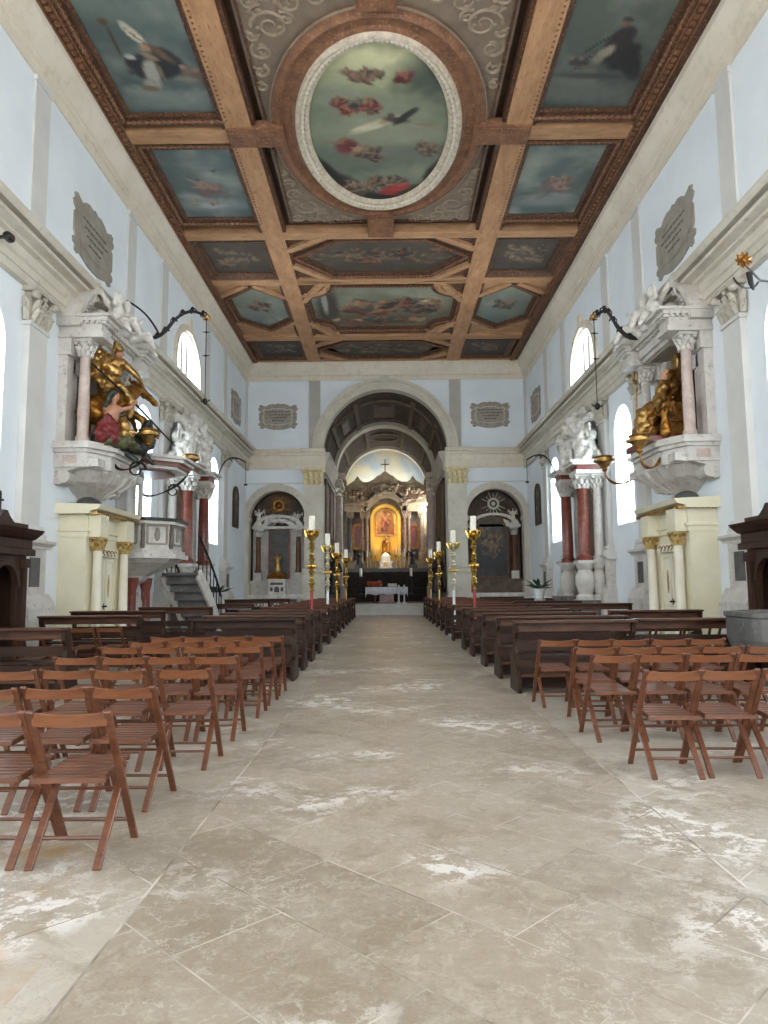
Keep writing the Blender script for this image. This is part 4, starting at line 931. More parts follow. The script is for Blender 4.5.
att = [('c', (1.05, 15.75, 5.0), (1.1, 15.85, 5.45), .17, .16), ('c', (.98, 15.85, 5.5), (1.2, 15.9, 5.5), .1, .1), ('c', (1.1, 15.88, 5.55), (1.12, 15.9, 5.7), .05, .05), ('e', (1.13, 15.92, 5.82), (.1, .11, .13)), ('c', (1.22, 15.9, 5.48), (1.42, 16.1, 5.6), .065, .05), ('c', (1.42, 16.1, 5.6), (1.5, 16.3, 5.8), .05, .035), ('c', (.96, 15.85, 5.48), (.92, 16.05, 5.25), .065, .05)]
sculpt('attendant_figure', att, 'flesh_dark', t, f, .03, 2)
sculpt('red_drapery', [('c', (1.0, 15.6, 4.85), (1.08, 15.75, 5.2), .18, .15), ('c', (1.2, 15.7, 4.8), (1.2, 15.8, 5.1), .13, .1), ('c', (.9, 15.65, 5.0), (1.1, 15.62, 5.3), .1, .07)], 'red_cloth', t, f, .035, 2, .04, 5)
sculpt('gold_drapery', [('c', (1.3, 16.0, 4.95), (1.28, 16.05, 5.25), .16, .12), ('c', (1.15, 16.1, 4.8), (1.4, 16.25, 5.0), .12, .1)], 'gold', t, f, .035, 2, .05, 6)
drag = [('c', (.8, 15.85, 4.8), (1.1, 16.2, 4.78), .16, .2), ('c', (1.1, 16.2, 4.8), (1.35, 16.8, 4.85), .22, .24), ('c', (1.35, 16.8, 4.85), (1.45, 17.3, 5.0), .22, .16), ('c', (1.45, 17.3, 5.0), (1.5, 17.45, 5.3), .14, .11), ('c', (1.5, 17.45, 5.3), (1.55, 17.75, 5.4), .12, .05), ('c', (1.5, 17.45, 5.24), (1.55, 17.7, 5.2), .07, .03),
        ('c', (1.3, 16.7, 4.95), (1.5, 17.0, 5.45), .06, .05), ('c', (1.5, 17.0, 5.45), (1.55, 17.6, 5.55), .06, .02), ('c', (1.5, 17.0, 5.45), (1.6, 17.3, 5.1), .08, .03), ('c', (1.5, 17.05, 5.4), (1.55, 17.55, 5.25), .08, .03), ('c', (1.1, 16.3, 4.7), (1.5, 16.4, 4.4), .1, .06), ('c', (1.35, 17, 4.75), (1.65, 17.1, 4.45), .1, .05), ('c', (.8, 15.85, 4.8), (1.05, 15.7, 4.82), .12, .05)]
sculpt('dragon', drag, 'dragon', t, f, .04, 2, .03, 7)

sculpt('hair', [('e', (1.1, 15.88, 5.88), (.12, .12, .12)), ('c', (1.05, 15.82, 5.85), (1.0, 15.75, 5.55), .08, .05)], 'dragon', t, f, .03, 2, .02, 3)
sculpt('green_drapery', [('c', (1.1, 15.7, 4.75), (1.4, 16.0, 4.78), .14, .16), ('c', (1.4, 16.0, 4.8), (1.5, 16.35, 4.7), .15, .1), ('c', (1.0, 15.7, 4.8), (1.15, 15.72, 4.78), .12, .1)], 'olive', t, f, .035, 2, .05, 12)
# the seated bishop (right) -----------------------------------------------------------------
f = RIGHT
f0 = RIGHT
RB = lambda p: RIGHT((p[0]-.12, p[1], p[2]))
f = RB
t = thing('seated_bishop_statue', RIGHT((.6, NYR, 4.66)), 'gilded statue of a seated bishop in a mitre, in the right niche', 'statue')
body = place(robed(1, 'fold', seated=True), (.5, NYR, 4.86), -PI/2, 2.0)
sculpt('robed_body', body, 'bishop_gilt', t, f, .04, 2, .05, 3)
sculpt('gold_apron', [('c', (1.12, NYR-.1, 5.5), (1.2, NYR-.1, 4.95), .2, .24), ('c', (1.12, NYR+.15, 5.5), (1.2, NYR+.2, 4.95), .18, .2), ('c', (.75, NYR-.2, 6.15), (.95, NYR-.25, 5.6), .12, .14)], 'gold', t, f, .04, 2, .05, 8)
sculpt('head', [('e', (.56, NYR, 6.46), (.12, .11, .15)), ('e', (.66, NYR, 6.36), (.07, .08, .12)), ('e', (.69, NYR, 6.46), (.03, .025, .03))], 'flesh', t, f, .025, 2)
b = MB(f); b.prism([(-.16, 0), (.16, 0), (.19, .25), (0, .62), (-.19, .25)], 'x', 0, .14)
for v in b.bm.verts: v.co = Vector(RB(((HWR-v.co.x-.12)+.48, v.co.y+NYR, v.co.z+6.56)))
b.build('mitre', 'gold', t, bevel=.02)
b = MB(f); b.tube([(1.15, NYR+.62, 4.7), (1.1, NYR+.6, 6.3)], .025, 6); b.tube([(1.1, NYR+.6+.13*math.sin(a)-.0, 6.42+.17*(1-math.cos(a))*.5+.12*math.sin(a*.5)) for a in [k*.45 for k in range(13)]], [.04-.0015*k for k in range(13)], 6); b.ell((1.1, NYR+.6, 6.3), .05, 8, 6); b.build('crozier', 'gold', t, smooth=True)
b = MB(f); b.box((.3, NYR-.62, 4.66), (.95, NYR+.62, 5.15)); b.box((.2, NYR-.62, 5.15), (.38, NYR+.62, 6.5)); b.box((.3, NYR-.7, 5.15), (.9, NYR-.55, 5.6)); b.box((.3, NYR+.55, 5.15), (.9, NYR+.7, 5.6)); b.ell((.29, NYR, 6.5), (.09, .6, .25), 12, 8); b.build('throne', 'bishop_gilt', t)
b = MB(f); b.box((.3, NYR-.8, 4.66), (1.35, NYR+.8, 4.82)); b.build('red_plinth', 'red_marble', t, bevel=.02)
for s in (-1, 1):
    P = place(robed(1, 'open', wings=True), (1.0, NYR+s*.85, 4.82), -PI/2, .78)
    o = sculpt('gilded_putto', P, 'gilt_dark', None, f, .03, 2, .02, 4+s); tag(o, 'small gilded attendant angel beside the seated bishop, on the side %s the camera' % ('nearer' if s < 0 else 'farther from'), 'statue', 'gilded angels beside the bishop')

# ================================================================ CREAM DOORWAYS
def portal(f, w, NY):
    t = thing('door_surround', f((0, NY, 0)), 'cream painted wooden door surround with gilded capitals, below the %s niche' % w, 'doorway', 'cream doorways in the side walls')
    y0, y1 = NY-1.1, NY+1.1
    b = MB(f); b.box((0, y0, 0), (.62, y0+.5, 2.62)); b.box((0, y1-.5, 0), (.62, y1, 2.62)); b.box((0, y0+.5, 2.36), (.62, y1-.5, 2.62)); b.box((0, y0-.05, 0), (.66, y0+.52, .25)); b.box((0, y1-.52, 0), (.66, y1+.05, .25)); b.build('case', 'portal', t)
    b = MB(f); b.box((0, y0-.02, 2.6), (.66, y1+.02, 2.72)); b.box((0, y0-.05, 2.72), (.7, y1+.05, 2.78)); b.box((0, y0, 2.78), (.64, y1, 3.1))
    for y in (y0+.3, y1-.3): b.box((.6, y-.24, 2.6), (.9, y+.24, 3.1))
    b.build('entablature', 'portal', t)
    b = MB(f); b.prism([(0, 3.1), (.74, 3.1), (.76, 3.16), (.94, 3.2), (1.0, 3.3), (0, 3.34)], 'y', y0-.2, y1+.2); cn = b.build('cornice', 'portal', t)
    b = MB(f)
    for k in range(20): b.box((.78, y0-.1+k*.135, 3.09), (.88, y0-.03+k*.135, 3.16))
    for e in (y0-.1, y1+.03):
        for k in range(6): b.box((.06+k*.13, e, 3.09), (.13+k*.13, e+.07, 3.16))
    b.build('dentil_row', 'gold', cn)
    for y in (y0+.3, y1-.3):
        b = MB(f); column(b, (.76, y), 0, 2.3, .11, 16); b.box((.58, y-.19, 0), (.94, y+.19, .22)); cl = b.build('column', 'portal_light', t, smooth=True)
        b = MB(f); col_cap(b, (.76, y), 2.3, 2.6, .11); b.build('capital', 'pale_gold', t)
    b = MB(f); b.box((.6, NY-.62, 2.2), (.68, NY+.62, 2.38))
    ov2 = b.build('lintel', 'portal_light', t)
    b = MB(f)
    for k in range(5): b.tube([(.69, NY-.42+.21*k+.08*math.cos(a), 2.29+.06*math.sin(a)) for a in [i*.6 for i in range(9)]], .012, 5)
    b.build('gilt_scroll', 'gold', ov2)
    for s in (-1, 1):
        ya, yb = sorted((NY+s*.012, NY+s*.60))
        b = MB(f); b.box((.52, ya, .02), (.58, yb, 2.2)); d = b.build('door_leaf', 'portal_light', t)
        ym = (ya+yb)/2
        b = MB(f)
        for z0, z1 in ((.2, .5), (.56, .86), (.95, 2.08)):
            for p, q in (((ya+.09, z0), (yb-.09, z0)), ((ya+.09, z1), (yb-.09, z1)), ((ya+.09, z0), (ya+.09, z1)), ((yb-.09, z0), (yb-.09, z1))): b.bar((.59, p[0], p[1]), (.59, q[0], q[1]), .03, .03)
        b.build('panel_moulding', 'portal', d)
        b = MB(f); b.prism([(ym, 1.25), (ym+.055, 1.52), (ym, 1.79), (ym-.055, 1.52)], 'x', .575, .592)
        for a in range(8): b.ell((.588, ym+.07*math.cos(a*PI/4), .71+.07*math.sin(a*PI/4)), (.012, .03, .03), 6, 4)
        b.ell((.588, ym, .71), (.015, .04, .04), 6, 4); b.build('gilt_ornament', 'gold', d)
        b = MB(f); b.ell((.63, NY+s*.07, 1.05), (.035, .025, .025), 8, 6); b.box((.575, NY+s*.05, .98), (.59, NY+s*.09, 1.12)); b.build('door_handle', 'iron', d)
    b = MB(f); b.lathe([(.36, 3.33), (.35, 3.38), (.28, 3.46), (.15, 3.51), (.03, 3.52)], (.5, NY-.75, 0), 18, sx=.7); b.build('roof_dome', 'black_slate', t, smooth=True)
portal(LEFT, 'left', 16.62); portal(RIGHT, 'right', 16.5)

# ================================================================ SIDE ALTARS WITH RED COLUMNS
AY = 24.0
def side_altar(f, w, AY):
    t = thing('side_altar', f((0, AY, 0)), 'side altar with red marble columns and tall carved crown, against the %s wall' % w, 'altar', 'red columned side altars')
    cols = [(.78, AY-1.05), (.78, AY+1.05)]
    b = MB(f); b.box((0, AY-1.5, 0), (1.1, AY-.7, .9)); b.box((0, AY+.7, 0), (1.1, AY+1.5, .9)); b.box((0, AY-.75, 0), (.6, AY+.75, 1.3)); b.box((0, AY-1.56, .86), (1.18, AY-.64, .98)); b.box((0, AY+.64, .86), (1.18, AY+1.56, .98)); b.build('plinth', 'grey_marble', t)
    b = MB(f); b.prism([(AY-.68, 0), (AY+.68, 0), (AY+.6, .5), (AY+.68, .95), (AY-.68, .95), (AY-.6, .5)], 'x', .5, 1.35); b.box((.45, AY-.62, .98), (1.5, AY+.62, 1.1)); b.build('altar_table', 'grey_marble', t)
    for (u, y) in cols+[(.34, AY-1.2), (.34, AY+1.2)]:
        big = u > .6; r = .19 if big else .15
        b = MB(f); b.lathe([(r*1.7, .98), (r*1.7, 1.1), (r*1.2, 1.18), (r*1.75, 1.5), (r*1.65, 1.75), (r*1.1, 1.95), (r*1.5, 2.05), (r*1.5, 2.15)], (u, y, 0), 14); b.box((u-r*1.6, y-r*1.6, 2.15), (u+r*1.6, y+r*1.6, 2.25))
        b.box((u-r*1.6, y-r*1.6, .9), (u+r*1.6, y+r*1.6, 1.0)); b.build('column_pedestal', 'marble', t, smooth=True)
        b = MB(f); column(b, (u, y), 2.25, 4.6, r); b.build('column', 'red_marble' if big else 'marble', t, smooth=True)
        b = MB(f); col_cap(b, (u, y), 4.6, 5.05, r); b.build('capital', 'marble', t)
    for s in (-1, 1):
        y = AY+s*1.05
        b = MB(f); b.box((0, y-.45, 5.05), (1.08, y+.35*1.2, 5.18)); b.box((0, y-.5, 5.34), (1.2, y+.5, 5.42)); b.box((0, y-.55, 5.42), (1.28, y+.55, 5.5)); b.build('entablature', 'marble', t)
        b = MB(f); b.box((0, y-.4, 5.18), (1.04, y+.4, 5.34)); b.build('frieze', 'red_marble', t)
    b = MB(f); b.box((0, AY-.95, 1.3), (.2, AY+.95, 5.1)); b.box((0, AY-.9, 5.02), (.5, AY+.9, 5.4)); b.arch((AY, 5.4), .6, .9, 0, .5, 'yz', n=14); b.build('back_panel', 'marble', t)
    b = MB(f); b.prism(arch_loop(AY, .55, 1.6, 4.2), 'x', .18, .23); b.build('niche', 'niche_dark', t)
    b = MB(f); L = arch_loop(AY, .59, 1.55, 4.2); b.plate(offset(L, .1), [offset(L, -.02)], lambda y, z, d: (.2+d, y, z), .1); b.build('niche_frame', 'gold', t)
    # carved crown of clouds, scrolls and cherubs
    P = []
    q = random.Random(11)
    for k in range(90):
        a = q.uniform(0, PI); rr = q.uniform(.3, 1.45)
        y, z = AY+rr*math.cos(a), 5.5+rr*1.4*math.sin(a)
        u = .3+q.uniform(0, .75)*(1-.25*rr/1.7)
        P.append(('e', (u, y, z), (q.uniform(.10, .18), q.uniform(.10, .22), q.uniform(.10, .22))))
    for s in (-1, 1):
        P += [('c', (.7, AY+s*1.2, 5.5), (.75, AY+s*1.0, 6.3), .2, .16), ('c', (.75, AY+s*1.0, 6.3), (.6, AY+s*.7, 7.0), .16, .1), ('c', (.7, AY+s*1.4, 5.5), (.55, AY+s*1.4, 5.95), .14, .08)]
    P += [('e', (.4, AY, 6.3), (.4, .9, .9)), ('c', (.4, AY, 7.0), (.35, AY, 7.55), .3, .1)]
    sculpt('carved_crown', P, 'white_marble', t, f, .042, 1, .05, 5)
    for s in (-1, 1):
        P = place(robed(1, 'up', wings=True), (.8, AY+s*1.1, 5.5), -PI/2, 1.35)
        o = sculpt('marble_angel', P, 'white_marble', None, f, .04, 2, .02, s); tag(o, 'white marble angel atop the %s side altar, over its column %s the camera' % (w, 'nearer' if s < 0 else 'farther from'), 'statue', 'angels atop the side altars')
        P = place(robed(1, 'open', wings=True), (.95, AY+s*.45, 5.5), -PI/2, .85)
        o = sculpt('marble_cherub', P, 'white_marble', None, f, .035, 2, .02, s+4); tag(o, 'small marble cherub in the %s side altar crown, %s the camera' % (w, 'nearer' if s < 0 else 'farther from'), 'statue', 'cherubs on the side altars')
side_altar(LEFT, 'left', 23.75); side_altar(RIGHT, 'right', 24.15)

def vase_plant(name, loc, label, s=1.0, seed=1, pot='white_paint'):
    t = thing(name, loc, label, 'plant')
    x, y, z = loc
    b = MB(); b.lathe([(.09*s, z), (.11*s, z+.02), (.15*s, z+.2*s), (.17*s, z+.26*s), (.15*s, z+.27*s)], (x, y, 0), 14); b.build('pot', pot, t, smooth=True)
    q = random.Random(seed); b = MB()
    for k in range(34):
        a = q.uniform(0, 2*PI); l = q.uniform(.25, .55)*s; up = q.uniform(.3, 1.1)
        p = Vector((x, y, z+.25*s)); d = Vector((math.cos(a), math.sin(a), up)).normalized()
        m = p+d*l*.6; e = p+d*l+Vector((0, 0, -.06*s)); wv = Vector((-math.sin(a), math.cos(a), 0))*.05*s
        v = [b.V(c) for c in (p, m+wv, e, m-wv)]; b.face([v[0], v[1], v[2]]); b.face([v[0], v[2], v[3]])
    b.build('foliage', 'leaf', t)
vase_plant('potted_plant', RIGHT((1.75, 25.6, 1.0)), 'leafy green potted plant on a white stand by the right side altar', 1.3, 4)
b = MB(RIGHT); b.lathe([(.2, 0), (.2, .05), (.06, .1), (.06, .85), (.2, .92), (.2, 1.0)], (1.75, 25.6, 0), 14); tag(b.build('plant_stand', 'marble', smooth=True), 'pale stone pedestal carrying the green potted plant, right side altar', 'plant stand')
vase_plant('potted_plant', LEFT((1.75, 22.75, 1.0)), 'pale green potted plant on a stone pedestal behind the pulpit stairs', 1.2, 9)
b = MB(LEFT); b.lathe([(.2, 0), (.2, .05), (.06, .1), (.06, .85), (.2, .92), (.2, 1.0)], (1.75, 22.75, 0), 14); tag(b.build('plant_stand', 'marble', smooth=True), 'pale stone pedestal carrying the potted plant, behind the pulpit stairs', 'plant stand')
for f, w in ((LEFT, 'left'), (RIGHT, 'right')):
    t = thing('credence_table', f((1.2, 28.6, 0)), 'small table draped in a white cloth by the %s wall, beyond the side altar' % w, 'table', 'white side tables')
    b = MB(f)
    for u in (.85, 1.5):
        for y in (28.1, 29.1): b.box((u, y, 0), (u+.06, y+.06, .98))
    b.box((.8, 28.05, .94), (1.6, 29.2, 1.0)); b.build('table_frame', 'pew', t)
    b = MB(f); b.box((.77, 28.02, 1.0), (1.63, 29.23, 1.02)); b.box((1.61, 28.02, .45), (1.63, 29.23, 1.0)); b.box((.77, 28.02, .45), (1.63, 28.04, 1.0)); b.build('cloth', 'cloth', t)
    b = MB(f); b.box((1.62, 28.25, .5), (1.64, 28.45, .9)); b.box((1.62, 28.65, .5), (1.64, 28.85, .9)); b.build('cloth_stripe', 'pink_marble', t)

# ================================================================ PULPIT (left)
f = LEFT
PY = 19.25
t = thing('pulpit', f((.8, PY, 0)), 'white marble pulpit with sounding board and curved stairs, against the left wall', 'pulpit')
def octo(u, h, c=0.0): return [(c, PY-h), (u*.62, PY-h), (u, PY-h*.5), (u, PY+h*.5), (u*.62, PY+h), (c, PY+h)]
b = MB(f)
lv = [(.4,.3,1.55),(.6,.45,1.66),(.7,.5,1.8),(1.1,.75,2.0),(1.4,.98,2.14),(1.52,1.06,2.24)]
for (u, h, z), (u2, h2, z2) in zip(lv, lv[1:]):
    A = [b.V((p[0], p[1], z)) for p in octo(u, h)]; B = [b.V((p[0], p[1], z2)) for p in octo(u2, h2)]
    for i in range(6): b.face([A[i], A[(i+1) % 6], B[(i+1) % 6], B[i]])
    if z == 1.55: b.face(A)
b.face(B); b.build('base_corbel', 'marble', t)
b = MB(f)
for u, h, z0, z1 in ((1.66,1.16,2.24,2.36),(1.58,1.1,2.36,2.46),(1.5,1.04,2.46,3.14),(1.6,1.12,3.14,3.22)): b.prism(octo(u, h), 'z', z0, z1)
bx = b.build('parapet', 'marble', t)
b = MB(f); b.prism(octo(1.66, 1.17), 'z', 3.22, 3.30); b.build('dark_rail', 'ebony', t)
b = MB(f)
pl = octo(1.51, 1.05)
for i in range(5):
    p, q = Vector(pl[i]), Vector(pl[i+1]); d = (q-p); n = Vector((-d.y, d.x)).normalized()
    if n.dot(Vector((.5, PY))-(p+q)/2) > 0: n = -n
    for a0, a1 in ((.16, .84),):
        A, B = p+d*a0+n*.0, p+d*a1+n*.0
        v = [(A.x, A.y, 2.62), (B.x, B.y, 2.62), (B.x, B.y, 3.1), (A.x, A.y, 3.1)]
        for k in range(4): b.bar(v[k], v[(k+1) % 4], .05, .04, (n.x, n.y, 0))
        m = (A+B)/2
        b.ell((m.x, m.y, 2.86), (.08, .08, .17), 8, 6); b.ell((m.x+n.x*.02, m.y+n.y*.02, 3.0), (.06, .06, .06), 8, 6)
    for e in (p, q): b.lathe([(.05, 2.5), (.07, 2.6), (.05, 2.75), (.06, 2.9), (.04, 3.05), (.07, 3.2)], (e.x, e.y, 0), 8)
b.build('carved_panels', 'plaque', bx)
b = MB(f); b.box((.0, PY-.55, 3.2), (.16, PY-.3, 4.6)); b.box((.0, PY+.3, 3.2), (.16, PY+.55, 4.6)); b.box((0, PY-.3, 3.2), (.06, PY+.3, 4.6))
for y in (PY-.5, PY+.5): b.lathe([(.09, 3.3), (.07, 3.4), (.065, 4.4), (.1, 4.55), (.11, 4.7)], (.3, y, 0), 10)
b.build('back_panel', 'marble', t)
b = MB(f)
for u, h, z0, z1 in ((1.6,1.0,4.62,4.7),(1.78,1.12,4.8,4.88),(1.88,1.18,4.88,4.96)): b.prism(octo(u, h), 'z', z0, z1)
sb = b.build('sounding_board', 'marble', t)
b = MB(f); b.prism(octo(1.68, 1.05), 'z', 4.7, 4.8); b.prism(octo(1.3, .8), 'z', 4.57, 4.62); b.build('red_band', 'red_marble', sb)
for y in (PY-.55, PY+.55):
    b = MB(f); b.lathe([(.16, 0), (.16, .3), (.13, .35), (.12, 1.4), (.16, 1.55), (.18, 1.75)], (.5, y, 0), 14); b.build('support_column', 'red_marble', t, smooth=True)
b = MB(f)
for k in range(8):
    a = k/8; y = PY+1.0+.24*k; u = 1.4+.25*math.sin(a*PI*.5); z = 1.9-.24*k
    b.box((u-.55, y-.17, z-.07), (u+.45, y+.17, z)); 
    b.box((u-.5, y+.1, z-.3), (u+.4, y+.14, z-.07))
st = b.build('stair', 'grey_marble', t)
for e in (-.58, .46):
    b = MB(f); pts = [(1.4+.25*math.sin(k/7*PI*.5)+e, PY+.95+.245*k, 1.98-.25*k) for k in range(8)]
    for p, q in zip(pts, pts[1:]): b.bar((p[0], p[1], p[2]-.12), (q[0], q[1], q[2]-.12), .07, .34)
    b.build('stair_string', 'marble', t)
for e in (-.58, .46):
    b = MB(f); pts = [(1.4+.25*math.sin(k/7*PI*.5)+e, PY+.95+.245*k, 2.95-.25*k) for k in range(8)]
    b.tube(pts, .035, 6)
    for p in pts: b.tube([(p[0], p[1], p[2]-.98), (p[0], p[1], p[2])], .018, 5)
    b.build('stair_railing', 'iron', t)

# ================================================================ CONFESSIONALS
def confessional(f, w):
    t = thing('confessional', f((.7, 11.1, 0)), 'dark walnut confessional with an arched opening and a small cross, by the %s wall' % w, 'confessional', 'dark confessionals by the side walls')
    y0, y1, U = 10.42, 11.72, 1.32
    b = MB(f); b.box((.02, y0, 0), (U-.12, y0+.06, 2.0)); b.box((.02, y1-.06, 0), (U-.12, y1, 2.0)); b.box((.02, y0, 0), (.08, y1, 2.0)); b.box((.02, y0, .05), (U-.1, y1, .15)); b.box((.02, y0, 1.95), (U-.1, y1, 2.06)); b.build('carcass', 'confess', t)
    b = MB(f)
    ym = (y0+y1)/2
    b.plate([(y0, .0), (y1, .0), (y1, 2.0), (y0, 2.0)], [arch_loop(ym, .34, .5, 1.5)], lambda y, z, d: (U-.12+d, y, z), .06)
    b.arch((ym, 1.5), .34, .42, U-.08, U-.02, 'yz', n=12)
    for y in (y0+.06, y1-.18):
        b.box((U-.08, y, 0), (U, y+.12, 1.95)); b.box((U-.08, y-.03, 1.8), (U+.03, y+.15, 1.95)); b.box((U-.08, y-.03, 0), (U+.03, y+.15, .25))
    b.build('front', 'confess', t)
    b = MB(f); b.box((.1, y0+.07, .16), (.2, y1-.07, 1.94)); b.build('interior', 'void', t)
    b = MB(f)
    b.prism([(.02, 2.0), (U+.02, 2.0), (U+.02, 2.1), (U-.04, 2.12), (U-.04, 2.26), (U+.02, 2.28), (U+.12, 2.36), (U+.16, 2.42), (.02, 2.46)], 'y', y0-.14, y1+.14)
    b.box((.1, y0, 2.44), (U-.05, y1, 2.52)); b.prism([(ym-.3, 2.5), (ym+.3, 2.5), (ym+.12, 2.62), (ym+.05, 2.7), (ym-.05, 2.7), (ym-.12, 2.62)], 'x', U-.3, U-.08); b.build('cornice', 'confess', t)
    b = MB(f); b.box((U-.21, ym-.015, 2.68), (U-.17, ym+.015, 2.98)); b.box((U-.21, ym-.085, 2.85), (U-.17, ym+.085, 2.88)); b.ell((U-.19, ym, 2.99), .022, 6, 4); b.build('cross', 'iron', t)
    for y in (y0-.0, y1+.0):
        s = -1 if y < ym else 1
        b = MB(f)
        pts = [(0, 1.95), (.05, 1.95), (.05, 1.75), (.11, 1.6), (.07, 1.4), (.03, 1.25), (.04, .95), (.1, .8), (.08, .7), (.16, .62), (.26, .4), (.2, .3), (.28, .2), (.28, 0), (0, 0)]
        b.prism([(y+s*p, z) for p, z in pts], 'x', U-.2, U-.1); b.build('carved_wing', 'confess', t)
    b = MB(f); b.box((.3, y0+.1, .42), (.8, y1-.1, .48)); b.build('bench', 'confess', t)
confessional(LEFT, 'left'); confessional(RIGHT, 'right')

# stone basin at the right edge
t = thing('stone_basin', (5.95, 9.6, 0), 'big grey marble basin with rounded corners at the right edge, behind the chairs', 'basin')
def rr(w, d, r, cx=5.95, cy=9.6, n=6):
    P = []
    for sx, sy, a in ((1, 1, 0), (-1, 1, PI/2), (-1, -1, PI), (1, -1, 1.5*PI)):
        for k in range(n+1): P.append((cx+sx*(w-r)+r*math.cos(a+PI/2*k/n), cy+sy*(d-r)+r*math.sin(a+PI/2*k/n)))
    return P
b = MB(); prof = [(.72,.40,.40),(.98,.56,.44),(1.09,.64,.54),(1.14,.68,.70),(1.14,.68,.98),(1.16,.70,1.0),(1.16,.70,1.06),(1.04,.58,1.07),(1.0,.54,.85),(.7,.3,.75)]
loops = [[b.V((p[0], p[1], z)) for p in rr(w, d, min(d*.8, .42))] for w, d, z in prof]
n = len(loops[0])
for k in range(len(loops)-1):
    for i in range(n): b.face([loops[k][i], loops[k][(i+1) % n], loops[k+1][(i+1) % n], loops[k+1][i]])
b.face(loops[0]); b.face(loops[-1]); b.build('bowl', 'grey_marble', t)
b = MB(); b.prism(rr(.75, .42, .2), 'z', 0, .12); b.prism(rr(.55, .28, .15), 'z', .12, .46); b.build('foot', 'grey_marble', t)

# ================================================================ IRON LAMP BRACKETS
def bez(p0, p1, p2, p3, n=12):
    out = []
    for k in range(n+1):
        t_ = k/n; a = (1-t_)**3; b_ = 3*t_*(1-t_)**2; c = 3*t_*t_*(1-t_); d = t_**3
        out.append(tuple(a*p0[i]+b_*p1[i]+c*p2[i]+d*p3[i] for i in range(3)))
    return out
def big_bracket(f, y, z0, reach, drop, w):
    t = thing('lamp_bracket', f((.5, y, z0)), 'large scrolling wrought iron lamp arm reaching out from the %s cornice' % w, 'lamp bracket', 'scrolling iron arms on the cornices')
    b = MB(f)
    arm = bez((.3, y, z0+.1), (.8, y, z0-.75), (1.2, y, z0-.5), (1.4, y, z0-.25)) + bez((1.4, y, z0-.25), (1.7, y, z0+.2), (reach-.4, y, z0+.4), (reach, y, z0+.05))[1:]
    b.tube(arm, [.035]*6+[.05]*8+[.04]*(len(arm)-14), 7); b.tube(bez((.3, y, z0+.55), (.7, y, z0+.3), (.9, y, z0+.15), (1.2, y, z0-.42)), .028, 6)
    for c in arm[5::3]:
        b.tube([(c[0]+.11*math.cos(a)*(1-a*.1), c[1], c[2]+.11*math.sin(a)*(1-a*.1)) for a in [k*.6 for k in range(9)]], [.022-.0015*k for k in range(9)], 5)
        b.ell((c[0], c[1], c[2]+.07), (.05, .04, .07), 6, 4)
    b.build('iron_arm', 'iron', t)
    b = MB(f); b.tube([(reach, y, z0+.05), (reach, y, z0-drop)], .012, 5)
    for z in (.0, -.35, -1.0): b.ell((reach, y, z0+z), .035, 6, 4); b.box((reach-.09, y-.008, z0+z-.01), (reach+.09, y+.008, z0+z+.01))
    b.ell((reach, y, z0-drop), (.07, .07, .09), 8, 6); b.tube([(reach-.12, y, z0-drop+.02), (reach, y, z0-drop-.06), (reach+.14, y, z0-drop+.05)], .018, 5); b.build('hanging_rod', 'iron', t)
    b = MB(f); b.ell((reach, y, z0+.08), (.09, .05, .07), 8, 6); b.ell((reach+.07, y, z0+.02), (.05, .04, .05), 6, 4); b.build('gilt_rosette', 'gold', t)
big_bracket(LEFT, 18.3, 8.62, 2.45, 2.25, 'left'); big_bracket(RIGHT, 17.0, 8.0, 2.02, 2.2, 'right')

def cup_lamp(f, p, base, label, black=False):
    t = thing('cup_lamp', f(base), label, 'lamp', 'gilded cup lamps on curved arms')
    u, y, z = p
    b = MB(f); pts = bez(base, (base[0]+.1, base[1], base[2]-.3), (u, y, z-.75), (u, y, z-.2)); b.tube(pts, [.03+.012*math.sin(k) for k in range(len(pts))], 6)
    if black:
        c = pts[7]; b.tube([(c[0]+.22*math.cos(a)*(1-a*.09), c[1]+.02, c[2]-.1+.22*math.sin(a)*(1-a*.09)) for a in [k*.5 for k in range(16)]], [.035-.0015*k for k in range(16)], 6)
    b.build('curved_arm', 'iron' if black else 'gilt_dark', t, smooth=True)
    b = MB(f); b.lathe([(.03, z-.26), (.08, z-.22), (.05, z-.17), (.12, z-.12), (.17, z-.04), (.27, z), (.28, z+.05), (.2, z+.05), (.2, z+.10), (.24, z+.12), (.22, z+.15), (.05, z+.13)], (u, y, 0), 14); b.build('cup', 'gold', t, smooth=True)
cup_lamp(RIGHT, (1.55, 15.6, 4.62), (1.0, 15.8, 4.3), 'gilded cup lamp on a curved arm, in front of the seated bishop on the right')
cup_lamp(RIGHT, (1.5, 18.3, 4.65), (.75, 18.1, 4.3), 'gilded cup lamp on a long curved arm, far end of the right niche ledge')
cup_lamp(LEFT, (1.6, 16.45, 5.05), (1.0, 16.0, 4.3), 'gilded cup lamp on a black scrolled arm, below the dragon on the left', True)
cup_lamp(LEFT, (1.5, 20.4, 5.2), (.2, 20.2, 4.2), 'gilded cup lamp on a black scrolled arm, beside the pulpit sounding board', True)
